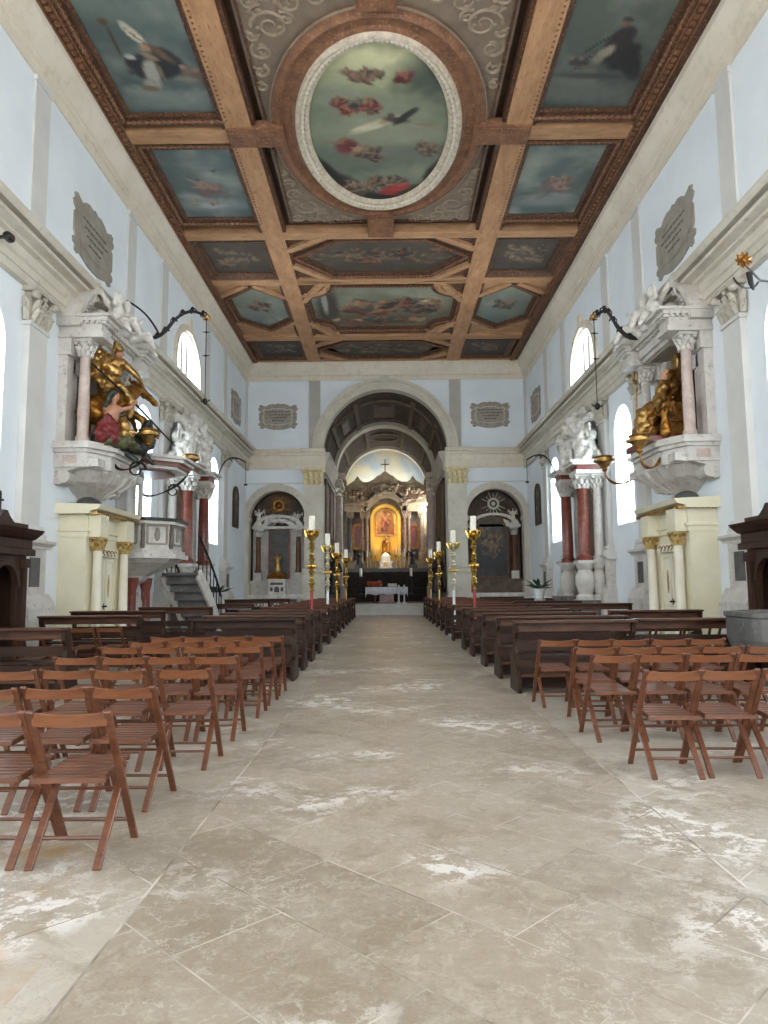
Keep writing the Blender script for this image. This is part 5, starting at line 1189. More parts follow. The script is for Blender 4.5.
for f, w in ((LEFT, 'left'), (RIGHT, 'right')):
    t = thing('lamp_bracket', f((.1, 30.6, 6.9)), 'small black iron hanging lamp arm on the %s wall near the end wall' % w, 'lamp bracket', 'small iron arms near the end wall')
    b = MB(f); b.tube(bez((.05, 29.9, 6.3), (.2, 30.3, 7.3), (.6, 30.8, 7.3), (.95, 31.2, 7.05)), .03, 6)
    for k in (0, 1): b.tube([(.5+.12*math.cos(a), 30.7+.2*k, 7.1+.1*math.sin(a)) for a in [i*.6 for i in range(8)]], .02, 5)
    b.build('iron_arm', 'iron', t)
    b = MB(f); b.tube([(.95, 31.2, 7.05), (.95, 31.2, 6.1)], .014, 5); b.ell((.95, 31.2, 6.05), (.09, .09, .05), 8, 6); b.build('hanging_rod', 'iron', t)
t = thing('lamp_bracket', RIGHT((.15, 12.1, 7.0)), 'gilt flowered lamp bracket at the right edge, just below the cornice', 'lamp bracket')
f = lambda p: RIGHT((p[0]+(.2 if p[0] > .1 else 0), p[1], p[2]))
b = MB(f); b.tube(bez((.0, 12.5, 6.9), (.3, 12.3, 6.9), (.6, 12.1, 7.2), (.68, 12.0, 7.05)), .02, 5); b.tube(bez((.2, 12.4, 6.9), (.4, 12.3, 6.6), (.7, 12.2, 6.75), (.75, 12.2, 6.9)), .018, 5); b.tube([(.52, 12.1, 6.95), (.5, 12.1, 6.75), (.46, 12.1, 6.62)], [.05, .045, .02], 6); b.build('iron_arm', 'iron', t)
b = MB(f)
for k in range(9):
    a = k*2*PI/9; b.tube([(.66, 12.03, 7.12), (.66+.07*math.cos(a), 12.0, 7.12+.07*math.sin(a)), (.66+.15*math.cos(a), 11.97, 7.12+.15*math.sin(a))], [.02, .045, .015], 5)
b.ell((.66, 11.98, 7.12), .05, 8, 6); b.build('gilt_flower', 'gilt_dark', t)
t = thing('spotlight', LEFT((.5, 12.2, 7.75)), 'small black spotlight fixed under the left cornice at the photo edge', 'spotlight')
b = MB(LEFT); b.lathe([(.04, 12.1), (.08, 12.14), (.09, 12.27), (.06, 12.33)], (.42, 0, 7.82), 10, 'y'); b.build('housing', 'ebony', t); b = MB(LEFT); b.box((.14, 12.18, 7.8), (.36, 12.24, 7.84)); b.build('mount', 'ebony', t)

# ================================================================ PEWS
def pew_parts(t, W, top='pew_top', body='pew', h=.93):
    prof = [(-.34, 0), (.26, 0), (.26, .10), (.20, .16), (.20, .42), (.26, .46), (.24, .50), (.06, .54), (-.02, .62), (-.06, .78), (-.04, h-.06), (-.10, h), (-.24, h), (-.22, h-.14), (-.15, h-.22), (-.14, .62), (-.18, .52), (-.17, .36), (-.30, .30), (-.36, .22), (-.36, .06)]
    for s in (-1, 1):
        b = MB(); x = s*W/2; b.prism(prof, 'x', x-.025, x+.025); b.build('end_panel', body, t)
    b = MB(); b.box((-W/2-.03, -.30, h-.005), (W/2+.03, -.06, h+.03)); b.box((-W/2+.02, -.16, h-.13), (W/2-.02, -.11, h)); b.build('book_rail', top, t, bevel=.008)
    b = MB(); b.box((-W/2+.02, -.15, .55), (W/2-.02, -.12, .68)); b.build('back_rail', body, t)
    b = MB(); b.box((-W/2+.02, -.14, .44), (W/2-.02, .24, .475)); b.build('seat', body, t)
    b = MB(); b.box((-W/2+.02, -.36, .22), (W/2-.02, -.18, .255)); b.build('kneeler', top, t)
    b = MB(); b.box((-W/2+.02, -.16, .04), (W/2-.02, -.13, .43)); b.build('lower_panel', body, t)
PROTO = {}
def pew(x, y, W, label, group, top='pew_top', body='pew', h=.93, rz=0):
    k = (round(W, 2), top, body, h)
    if k not in PROTO:
        t = thing('pew', (0, 0, 0), label, 'pew', group); pew_parts(t, W, top, body, h); PROTO[k] = t; o = t; KIDS[t.name] = list(t.children)
    else: o = copy_tree(PROTO[k])
    o.location = (x, y, 0); o.rotation_euler = (0, 0, rz)
    tag(o, label, 'pew', group)
ORD = ['first', 'second', 'third', 'fourth', 'fifth', 'sixth', 'seventh', 'eighth', 'ninth', 'tenth', 'eleventh', 'twelfth', 'thirteenth']
RF = [9.65, 11.2, 12.9, 14.75, 16.4, 19.1, 21.4, 23.4, 25.6, 27.8, 30.0, 32.2, 34.4]
LF = [11.12, 12.52, 14.0, 15.7, 18.3, 20.6, 22.8, 25.1, 27.4, 29.7, 32.0, 34.3]
for i, r in enumerate(RF):
    W = 1.6 if i == 0 else 2.0
    pew(1.88+W/2, r+.36, W, 'dark wooden pew along the right of the aisle, %s counting from the front chairs' % ORD[i], 'pews right of the aisle', 'pew_red' if i >= 5 else 'pew_top')
for i, l in enumerate(LF):
    W = 1.6 if i == 0 else 1.75
    pew(-1.36-.012*i-W/2, l+.36, W, 'dark wooden pew along the left of the aisle, %s counting from the front chairs' % ORD[i], 'pews left of the aisle', 'pew_red' if i >= 4 else ('pew' if i == 0 else 'pew_top'))
side = [(-5.25, 9.75, 2.1, 'dark pew by the left confessional, first of the left wall row', .9), (-5.4, 13.4, 1.8, 'dark pew by the left wall, in front of the cream doorway', .93), (-5.45, 14.9, 1.85, 'dark pew standing before the left cream doorway, farther than its neighbour', .97),
        (-5.0, 17.4, 1.7, 'dark pew with open back in front of the pulpit', .98), (-5.0, 22.2, 1.9, 'dark pew by the left side altar stairs', .95), (-5.1, 26.6, 1.6, 'dark pew by the left wall beyond the red columned altar', 1.02), (-4.9, 30.2, 1.7, 'dark pew by the left wall nearest the end wall niche', .98),
        (4.62, 11.0, 1.6, 'dark open backed pew in front of the right cream doorway, nearer one', .9), (5.25, 13.9, 1.7, 'dark pew before the right cream doorway, farther one', .93), (5.0, 18.4, 2.6, 'long dark pew by the right wall before the side altar', .96), (4.95, 21.8, 2.0, 'dark pew next to the right side altar', .97), (5.3, 26.2, 2.2, 'dark pew by the right wall beyond the red columned altar', .98), (5.0, 30.4, 1.9, 'dark pew by the right wall nearest the end wall niche', .98)]
for x, y, W, lab, h in side: pew(x, y, W, lab, 'pews along the side walls', 'pew_top', 'pew', h)

# ================================================================ FOLDING CHAIRS
def chair_proto():
    t = thing('folding_chair', (0, 0, 0), 'x', 'chair')
    for s in (-1, 1):
        b = MB(); b.bar((s*.203, .25, .0), (s*.203, -.235, .795), .022, .042, (1, 0, 0)); b.build('long_leg', 'chair', t, bevel=.004)
        b = MB(); b.bar((s*.174, -.235, .0), (s*.174, .14, .45), .022, .042, (1, 0, 0)); b.build('short_leg', 'chair', t, bevel=.004)
        b = MB(); b.bar((s*.150, -.20, .425), (s*.150, .20, .445), .02, .035); b.build('seat_rail', 'chair', t)
    b = MB(); z = .455
    for k in range(7):
        y = -.185+k*.058; zz = .436+.0035*k
        b.box((-.168, y, zz), (.168, y+.05, zz+.014))
    b.box((-.195, -.215, .425), (.195, -.19, .452)); b.box((-.172, .20, .445), (.172, .225, .475)); b.build('slatted_seat', 'chair', t)
    b = MB()
    n = 10
    for k in range(n):
        x0, x1 = -.196+.392*k/n, -.196+.392*(k+1)/n
        c = lambda x: -.205-.030*(1-(x/.196)**2)
        zt = lambda x: .788-.012*(1-(x/.196)**2)
        p = [(x0, c(x0), .714), (x1, c(x1), .714), (x1, c(x1), zt(x1)), (x0, c(x0), zt(x0))]
        A = [b.V((q[0], q[1]-.009-(.014 if q[2] > .75 else 0), q[2])) for q in p]; B = [b.V((q[0], q[1]+.010-(.014 if q[2] > .75 else 0), q[2])) for q in p]
        b.face(A); b.face(B[::-1])
        for i in ((0, 1), (2, 3)): b.face([A[i[0]], A[i[1]], B[i[1]], B[i[0]]])
        if k == 0: b.face([A[0], A[3], B[3], B[0]])
        if k == n-1: b.face([A[1], A[2], B[2], B[1]])
    bmesh.ops.remove_doubles(b.bm, verts=b.bm.verts, dist=1e-5); b.build('back_rail', 'chair_rail', t)
    b = MB(); b.tube([(-.172, -.13, .126), (.172, -.13, .126)], .011, 7); b.build('stretcher', 'chair', t)
    b = MB(); b.tube([(-.2, .175, .126), (.2, .175, .126)], .011, 7); b.build('stretcher', 'chair', t)
    b = MB(); b.tube([(-.2, .05, .33), (.2, .05, .33)], .009, 6); b.build('pivot_rod', 'chair', t)
    KIDS[t.name] = list(t.children)
    return t
CH = chair_proto(); used = [False]
def chair(x, y, label, group, rz=0):
    if not used[0]: o = CH; used[0] = True
    else: o = copy_tree(CH)
    o.location = (x, y, 0); o.rotation_euler = (0, 0, rz)
    tag(o, label, 'chair', group)
PLC = ['next to the aisle', 'second from the aisle', 'third from the aisle', 'fourth from the aisle', 'fifth from the aisle']
q = random.Random(5)
for i, (yr, n, gaps) in enumerate(((3.76, 2, 0), (4.70, 3, 0), (5.76, 4, .06), (6.86, 4, 0), (8.0, 4, 0), (8.85, 4, 0), (9.65, 4, 0))):
    for k in range(n):
        chair((-1.55, -1.62, -1.51, -1.52, -1.52, -1.52, -1.52)[i]-.448*k-(gaps if k else 0)+q.uniform(-.01, .01), yr+.235+q.uniform(-.03, .03), 'brown wooden folding chair, left block, %s row from the camera, %s' % (ORD[i], PLC[k]), 'folding chairs in the left block', q.uniform(-.03, .04) if i else (.01, -.02)[k])
for i, (yr, n, xl) in enumerate(((5.40, 4, 2.25), (6.65, 4, 2.22), (7.5, 5, 2.28), (8.54, 5, 2.12))):
    for k in range(n):
        chair(xl+.447*k+q.uniform(-.012, .012), yr+.235+q.uniform(-.03, .03), 'brown wooden folding chair, right block, %s row from the camera, %s' % (ORD[i], PLC[k]), 'folding chairs in the right block', q.uniform(-.05, .03))
for x, y, lab in ((-5.05, 10.5, 'brown folding chair behind the left confessional pew, facing the altar'), (-5.6, 12.4, 'brown folding chair behind the left wall pew, nearest the wall'), (-5.12, 12.4, 'brown folding chair behind the left wall pew, middle of three'), (-4.65, 12.45, 'brown folding chair behind the left wall pew, nearest the aisle'),
                  (4.25, 12.0, 'brown folding chair behind the right wall pew, nearest the aisle'), (4.75, 12.0, 'brown folding chair behind the right wall pew, second from the aisle'), (5.25, 12.05, 'brown folding chair behind the right wall pew, third from the aisle'), (5.8, 12.0, 'brown folding chair behind the stone basin, close to the right wall')):
    chair(x, y, lab, 'folding chairs by the side walls', q.uniform(-.1, .1))

# ================================================================ PROCESSIONAL CANDLE POLES
def pole(x, y, h, kind, label):
    t = thing('processional_candle', (x, y, 0), label, 'candle stand', 'tall candle poles along the pews')
    col, low = {'red': ('brass', 'red_pole'), 'white': ('silver', 'white_paint'), 'gold': ('brass', 'brass')}[kind]
    z0 = 1.35
    b = MB(); b.lathe([(.14, 0), (.14, .04), (.05, .08), (.04, .3), (.04, z0)], (x, y, 0), 12); b.build('lower_pole', low, t, smooth=True)
    zc = h-.40; L = zc-z0
    pr = [(.04, z0), (.07, z0+.02)]
    for k in range(4):
        z = z0+.05+k*L*.2
        pr += [(.04, z), (.05, z+.06*L), (.085, z+.10*L), (.05, z+.13*L), (.075, z+.16*L), (.04, z+.19*L)]
    pr += [(.05, zc-.16*L), (.12, zc-.10*L), (.15, zc-.06*L), (.11, zc-.04*L), (.15, zc-.01), (.16, zc+.02), (.08, zc+.02)]
    b = MB(); b.lathe(pr, (x, y, 0), 14); sh = b.build('turned_shaft', col, t, smooth=True)
    b = MB()
    for a in range(6):
        c, s = math.cos(a*PI/3), math.sin(a*PI/3)
        b.tube([(x+.1*c, y+.1*s, zc-.15), (x+.14*c, y+.14*s, zc-.1), (x+.18*c, y+.18*s, zc+.0), (x+.17*c, y+.17*s, zc+.05)], [.03, .035, .03, .015], 5)
        b.ell((x+.09*c, y+.09*s, z0+L*.42), (.04, .04, .06), 6, 4)
    b.build('leaf_cup', 'brass', sh, smooth=True)
    b = MB(); b.lathe([(.075, zc), (.078, zc+.01), (.076, h-.01), (.068, h), (.02, h-.005)], (x, y, 0), 14); cd = b.build('candle', 'candle', t, smooth=True)
    b = MB(); b.tube([(x, y, h-.01), (x+.005, y, h+.025)], .006, 5); b.build('wick', 'ebony', cd)
for i, (xl, yl, xr, yr, kind, hl, hr) in enumerate(((-1.80, 18.0, 2.30, 17.9, 'red', 3.27, 3.22), (-1.70, 21.6, 2.06, 20.9, 'white', 3.09, 3.1), (-1.74, 26.1, 2.05, 26.7, 'gold', 3.09, 3.14), (-1.70, 31.1, 2.02, 31.4, 'gold', 3.12, 3.1))):
    d = ('red shafted, nearest the camera', 'white shafted, second from the camera', 'gilded, third from the camera', 'gilded, farthest from the camera')[i]
    pole(xl, yl, hl, kind, 'tall processional candle pole in the left pews, '+d); pole(xr, yr, hr, kind, 'tall processional candle pole in the right pews, '+d)

# ================================================================ END WALL NICHE ALTARS
def sunburst(b, c, r, d):
    for k in range(16):
        a = k*PI/8; l = r*(1 if k % 2 else .8)
        b.bar((c[0]+.3*r*math.cos(a), d, c[1]+.3*r*math.sin(a)), (c[0]+l*math.cos(a), d, c[1]+l*math.sin(a)), .07*r, .03, (math.cos(a), 0, math.sin(a)))
def niche_altar(cx, w, left):
    t = thing('niche_altar', (cx, YE+.6, 0), 'carved altar in the %s arched niche of the end wall, %s' % (w, 'with a pale tabernacle' if left else 'with a big dark painting'), 'altar')
    b = MB(); b.box((cx-1.38, YE-.35, .98), (cx+1.38, YE+.8, 1.14)); b.box((cx-1.3, YE-.25, .9), (cx+1.3, YE+.7, .98))
    for x in (-1.25, -.62, .42, 1.05): b.box((cx+x, YE-.2, 0), (cx+x+.2, YE+.2, .9))
    b.build('altar_table', 'white_marble', t)
    b = MB(); b.box((cx-1.25, YE-.05, .1), (cx+1.25, YE, .9)); fr = b.build('altar_front', 'dark_stone', t)
    b = MB()
    for x in (-.84, 0, .84):
        for k in range(6): b.ell((cx+x+.16*math.cos(k), YE-.07, .5+.16*math.sin(k)), (.06, .03, .09), 6, 4)
    b.build('carved_relief', 'white_marble', fr)
    b = MB(); b.box((cx-1.4, YE+.4, 1.14), (cx+1.4, YE+.9, 1.75)); b.box((cx-1.4, YE+.9, 1.14), (cx+1.4, YE+1.3, 4.6)); b.box((cx-1.42, YE+.35, 1.7), (cx+1.42, YE+.9, 1.85)); b.build('retable', 'marble' if left else 'niche_dark', t)
    xs = (-1.05, 1.05) if left else (1.02,)
    for x in (-1.05, 1.02):
        b = MB(); b.box((cx+x-.2, YE+.35, 1.85), (cx+x+.2, YE+.75, 2.25)); b.build('column_plinth', 'marble', t)
        b = MB(); column(b, (cx+x, YE+.55), 2.25, 4.1, .13, 12); b.build('column', 'stall', t, smooth=True)
        b = MB(); col_cap(b, (cx+x, YE+.55), 4.1, 4.5, .13); b.build('capital', 'marble', t)
    b = MB(); b.box((cx-1.35, YE+.3, 4.5), (cx+1.35, YE+1.2, 4.64)); b.arch((cx, 4.4), .75, 1.0, YE+.35, YE+.9, 'xz', n=16, sq=.6); b.arch((cx, 4.56), 1.05, 1.3, YE+.3, YE+.8, 'xz', .1, PI-.1, 18, .52); b.build('arched_pediment', 'marble', t)
    b = MB(); b.blobs((cx-.85, YE+.4, 4.75), (cx+.85, YE+.8, 5.15), 40, .13, 7 if left else 8, 7, 5); b.build('carved_clouds', 'marble' if left else 'stall', t, smooth=True)
    b = MB(); sunburst(b, (cx, 5.72), .66, YE+.5); b.arch((cx, 5.72), .2, .3, YE+.42, YE+.56, 'xz', 0, 2*PI, 20); b.ell((cx, YE+.5, 5.72), (.12, .05, .12), 10, 6); b.build('sunburst', 'gilt_dark' if left else 'stone', t)
    if left:
        b = MB(); b.box((cx-.5, YE+.75, 2.0), (cx+.5, YE+.92, 4.55)); b.build('central_niche', 'dark_stone', t)
        b = MB(); L = [(cx-.5, 2.0), (cx+.5, 2.0), (cx+.5, 4.4), (cx+.25, 4.5), (cx, 4.4), (cx-.25, 4.5), (cx-.5, 4.4)]; b.plate(offset(L, .06), [offset(L, -.02)], lambda x, z, d: (x, YE+.72+d, z), .05); b.build('niche_border', 'red_marble', t)
    else:
        L = [(cx-.98, 1.95), (cx+.62, 1.95), (cx+.62, 4.3), (cx+.35, 4.85), (cx-.18, 5.0), (cx-.7, 4.85), (cx-.98, 4.3)]
        p = thing('altar_painting', (cx, YE+.3, 1.95), 'big dark arched painting in the right niche of the end wall', 'painting')
        pal = [(92,76,58), (74,60,50), (54,50,46), (96,60,48), (106,94,76)]
        canvas('canvas', p, L, 0, picture((66,58,46), (40,40,40), [(.5,.62,.4,.2,0,(44,48,52),.5),(.5,.42,.35,.06,0,(96,80,60),.5)]+crowd(.5,.55,.3,.1,22,91,pal,2)+crowd(.5,.32,.35,.1,14,92,pal,1.8), 41, .15), .05, P=lambda x, z: (x, YE+.30, z), upright=True)
        me = p.children[0].data
        b = MB(); b.plate(offset(L, .09), [offset(L, -.03)], lambda x, z, d: (x, YE+.27+d, z), .08); b.build('frame', 'carved', p)
    return t
niche_altar(NXL, 'left', True); niche_altar(NXR, 'right', False)
cx = NXL
t = thing('tabernacle', (cx, YE+.1, 1.14), 'white marble tabernacle with dark inlay on the left niche altar', 'tabernacle')
b = MB(); b.box((cx-.42, YE-.02, 1.14), (cx+.42, YE+.4, 1.82)); b.box((cx-.48, YE-.06, 1.82), (cx+.48, YE+.42, 1.92)); b.box((cx-.48, YE-.06, 1.14), (cx+.48, YE+.42, 1.22)); b.build('body', 'white_marble', t)
b = MB(); b.prism(arch_loop(cx, .13, 1.26, 1.42), 'y', YE-.035, YE-.02); b.box((cx-.32, YE-.03, 1.62), (cx+.32, YE-.02, 1.74)); b.box((cx-.34, YE-.03, 1.3), (cx-.2, YE-.02, 1.5)); b.box((cx+.2, YE-.03, 1.3), (cx+.34, YE-.02, 1.5)); b.build('dark_inlay', 'dark_stone', t)
t = thing('gilded_statue', (cx, YE+.15, 1.92), 'gilded standing saint above the tabernacle in the left end wall niche', 'statue')
b = MB(); b.lathe([(.55, 1.92), (.5, 2.0), (.34, 2.12), (.3, 2.2), (.2, 2.28)], (cx, YE+.18, 0), 14, sy=.45); b.blobs((cx-.45, YE+.0, 1.95), (cx+.45, YE+.3, 2.15), 16, .08, 3); b.build('base', 'gilt_dark', t)
sculpt('figure', place(robed(1, 'open'), (cx, YE+.18, 2.25), PI, 1.05), 'gold', t, ident, .025, 2, .015, 3)
P = place(robed(1, 'up', wings=True), (cx-1.02, YE+.45, 4.64), PI, .95)
tag(sculpt('marble_angel', P, 'white_marble', None, ident, .03, 2, .02, 9), 'white marble angel with raised arm at the left of the left niche pediment', 'statue')
P = place(robed(1, 'fold', wings=True), (cx+1.0, YE+.45, 4.64), PI, .8)
tag(sculpt('marble_angel', P, 'marble', None, ident, .03, 2, .02, 10), 'grey white marble angel at the right of the left niche pediment', 'statue')
P = place(robed(1, 'open', wings=True), (NXR+1.0, YE+.45, 4.64), PI, .85)
tag(sculpt('marble_angel', P, 'stone', None, ident, .03, 2, .02, 12), 'brownish carved angel over the column of the right niche', 'statue')

# ================================================================ HIGH ALTAR
t = thing('high_altar', (0, 49, AF), 'tall warm lit stone high altar with gold mosaic niche and stepped attic, behind the arch', 'altar')
A0 = 48.0
b = MB(); b.box((-2.95, A0, AF), (2.95, A0+1.0, 2.5)); b.box((-3.0, A0-.2, AF), (3.0, A0, 1.25)); ap = b.build('altar_base', 'dusk', t)
b = MB()
for x in (-2.3, -.95, .95, 2.3):
    for p, q_ in (((x-.5, 1.4), (x+.5, 1.4)), ((x-.5, 2.35), (x+.5, 2.35)), ((x-.5, 1.4), (x-.5, 2.35)), ((x+.5, 1.4), (x+.5, 2.35))): b.bar((p[0], A0-.01, p[1]), (q_[0], A0-.01, q_[1]), .06, .05, (0, 1, 0))
b.build('panel_moulding', 'confess', ap)
b = MB(); b.box((-2.85, A0-.15, 2.5), (2.85, A0+1.0, 2.74)); b.build('altar_slab', 'grey_marble', t)
B0 = A0+1.2
b = MB(); b.box((-2.95, B0, AF), (2.95, B0+1.4, 3.3)); b.box((-2.9, B0+.9, 3.3), (-.98, B0+1.4, 8.6)); b.box((.98, B0+.9, 3.3), (2.9, B0+1.4, 8.6)); b.box((-.98, B0+.9, 7.0), (.98, B0+1.4, 8.6)); b.build('reredos', 'altar_stone', t)
b = MB(); b.box((-.98, B0+1.2, 3.3), (.98, B0+1.35, 7.3)); b.build('mosaic_niche', 'mosaic', t)
b = MB(); b.arch((0, 6.25), .84, 1.08, B0+.5, B0+1.25, 'xz', n=20); b.box((-1.06, B0+.5, 3.3), (-.84, B0+1.25, 6.25)); b.box((.84, B0+.5, 3.3), (1.06, B0+1.25, 6.25)); b.build('mosaic_arch', 'mosaic', t)
for x in (-2.75, 1.15):
    b = MB(); b.box((x, B0+.84, 3.4), (x+1.6, B0+.9, 6.7)); b.build('side_bay_panel', 'niche_dark', t)
for x, m, r in ((-1.32, 'altar_col', .14), (1.32, 'altar_col', .14), (-1.62, 'altar_col', .12), (1.62, 'altar_col', .12), (-2.5, 'dark_stone', .17), (2.5, 'altar_col', .17)):
    b = MB(); b.box((x-.22, B0+.2, 3.3), (x+.22, B0+.64, 3.9)); b.build('column_plinth', 'altar_stone', t)
    b = MB(); column(b, (x, B0+.42), 3.9, 6.3, r, 12); b.build('column', m, t, smooth=True)
    b = MB(); col_cap(b, (x, B0+.42), 6.3, 6.75, r); b.build('capital', 'altar_stone', t)
b = MB()
for s in (-1, 1):
    b.box((s*1.15, B0+.1, 6.75), (s*2.9, B0+1.0, 6.95)); b.box((s*1.1, B0+.0, 7.2), (s*2.95, B0+1.0, 7.35)); b.box((s*1.2, B0+.15, 6.95), (s*2.85, B0+1.0, 7.2))
b.arch((0, 6.6), 1.15, 1.5, B0+.1, B0+1.0, 'xz', .15, PI-.15, 20, .95); b.arch((0, 6.6), 1.45, 1.62, B0, B0+1.0, 'xz', .12, PI-.12, 20, .95); b.build('entablature', 'altar_stone', t)
b = MB(); b.box((-2.85, B0+.3, 7.35), (-1.35, B0+1.0, 8.5)); b.box((1.35, B0+.3, 7.35), (2.85, B0+1.0, 8.5)); b.box((-1.4, B0+.4, 7.9), (1.4, B0+1.0, 8.75)); b.box((-2.92, B0+.2, 8.5), (2.92, B0+1.1, 8.64)); b.box((-1.5, B0+.25, 8.75), (1.5, B0+1.1, 8.88)); b.build('attic', 'altar_stone', t)
for x in (-1.95, 1.95):
    b = MB(); b.box((x-.4, B0+.26, 7.65), (x+.4, B0+.31, 8.3)); b.build('attic_panel', 'stall', t)
    b = MB(); b.prism([(x-.72, 8.64), (x+.72, 8.64), (x+.45, 8.85), (x+.22, 9.0), (x, 9.32), (x-.22, 9.0), (x-.45, 8.85)], 'y', B0+.3, B0+.9); b.build('side_gable', 'altar_stone', t)
b = MB(); b.prism([(-1.2, 8.88), (1.2, 8.88), (.85, 9.05), (.6, 9.28), (.3, 9.42), (.12, 9.6), (-.12, 9.6), (-.3, 9.42), (-.6, 9.28), (-.85, 9.05)], 'y', B0+.3, B0+1.0); b.build('top_gable', 'altar_stone', t)
b = MB(); b.box((-.035, B0+.6, 9.6), (.035, B0+.66, 10.55)); b.box((-.3, B0+.6, 10.15), (.3, B0+.66, 10.22)); b.build('cross', 'stall', t)
for x in (-1.98, 1.98):
    b = MB(); b.prism(arch_loop(x, .22, 4.3, 5.6), 'y', B0+.74, B0+.86); b.build('red_panel', 'red_stone', t)
    b = MB(); L = arch_loop(x, .26, 4.25, 5.6); b.plate(offset(L, .1), [offset(L, -.03)], lambda a, z, d: (a, B0+.70+d, z), .12); b.build('panel_frame', 'gilt_dark', t)
for s in (-1, 1):
    b = MB(); pts = [(s*(.75+.5*k/8), B0+.02, 8.0-.25*(k/8)**2-.2*k/8) for k in range(9)]; b.tube(pts, [.05, .09, .12, .13, .12, .1, .09, .08, .05], 7); b.ell((s*1.42, B0+.05, 6.98), (.15, .1, .2), 8, 6); b.build('dark_scroll', 'ebony', t)
b = MB()
q = random.Random(4)
for s_ in (-1, 1):
    b.blobs((s_*2.1-.75, B0+.05, 7.5), (s_*2.1+.75, B0+.3, 8.4), 26, .11, 4+s_)
    b.blobs((s_*1.45-.3, B0+.0, 6.9), (s_*1.45+.3, B0+.2, 7.7), 16, .11, 9+s_)
    b.tube([(s_*2.9, B0+.6, 8.64), (s_*2.9, B0+.6, 8.95), (s_*2.9, B0+.6, 9.3)], [.14, .16, .03], 8)
b.blobs((-1.2, B0+.1, 8.0), (1.2, B0+.4, 8.7), 34, .11, 6)
b.build('carved_relief', 'altar_stone', t)
t = thing('altar_painting', (0, B0+1.1, 5.2), 'arched painting of red and gold figures in the lit mosaic niche of the high altar', 'painting')
pal = [(190,90,48), (214,160,80), (150,60,40), (230,196,140), (120,66,40)]
L = arch_loop(0, .62, 5.2, 6.4)
canvas('canvas', t, L, 0, picture((216,160,80), (150,84,46), [(.5,.32,.26,.22,0,(206,150,70),.6),(.5,.72,.2,.2,0,(110,48,30),.5)]+crowd(.5,.45,.3,.3,26,95,pal,2.6)+[(.46,.62,.07,.14,.2,(150,52,36),.3),(.56,.6,.06,.12,-.2,(70,60,70),.3),(.5,.36,.07,.08,0,(206,150,110),.3),(.3,.8,.06,.1,0,(60,44,36),.3),(.7,.8,.06,.1,0,(160,110,60),.3)], 51, .2), .04, P=lambda x, z: (x, B0+1.1, z), upright=True)
b = MB(); b.plate(offset(L, .1), [offset(L, -.03)], lambda x, z, d: (x, B0+1.04+d, z), .1); b.build('frame', 'gold', t)
t = thing('madonna_statue', (0, B0+.3, 3.72), 'small crowned golden statue above the white tabernacle of the high altar', 'statue')
b = MB(); b.box((-.35, B0+.1, 3.3), (.35, B0+.7, 3.9)); b.build('plinth', 'gilt_dark', t)
sculpt('figure', place(robed(1, 'fold', seated=True), (0, B0+.35, 3.9), PI, 1.25), 'gilt_dark', t, ident, .03, 2, .02, 3)
b = MB(); b.lathe([(.07, 4.93), (.1, 5.06), (.09, 5.07), (.05, 4.98)], (0, B0+.33, 0), 10); b.build('crown', 'gold', t)
t = thing('tabernacle', (0, A0+.6, 2.74), 'brightly lit white stone tabernacle in the centre of the high altar slab', 'tabernacle')
b = MB(); b.box((-.42, A0+.4, 2.74), (.42, A0+1.0, 3.2)); b.box((-.5, A0+.35, 2.74), (.5, A0+1.02, 2.84)); b.box((-.3, A0+.42, 3.2), (.3, A0+1.0, 3.55)); b.prism([(-.36, 3.55), (.36, 3.55), (.2, 3.7), (0, 3.85), (-.2, 3.7)], 'y', A0+.4, A0+1.0); b.box((-.47, A0+.36, 3.16), (.47, A0+1.0, 3.22))
for x in (-.36, .36): b.lathe([(.05, 2.84), (.04, 2.9), (.04, 3.1), (.055, 3.16)], (x, A0+.36, 0), 8)
b.build('body', 'white_marble', t)
b = MB(); b.prism(arch_loop(0, .14, 2.88, 3.04), 'y', A0+.375, A0+.395); b.build('door', 'gold', t)
def candlestick(x, y, z, h, label):
    t = thing('candlestick', (x, y, z), label, 'candlestick', 'candlesticks on the high altar')
    b = MB(); b.lathe([(.09, z), (.09, z+.03), (.03, z+.08), (.045, z+.2*h), (.02, z+.3*h), (.035, z+.45*h), (.02, z+.55*h), (.06, z+.6*h), (.06, z+.62*h)], (x, y, 0), 10); b.build('stem', 'brass', t, smooth=True)
    b = MB(); b.lathe([(.025, z+.6*h), (.025, z+h-.01), (.01, z+h)], (x, y, 0), 8); b.build('candle', 'candle', t)
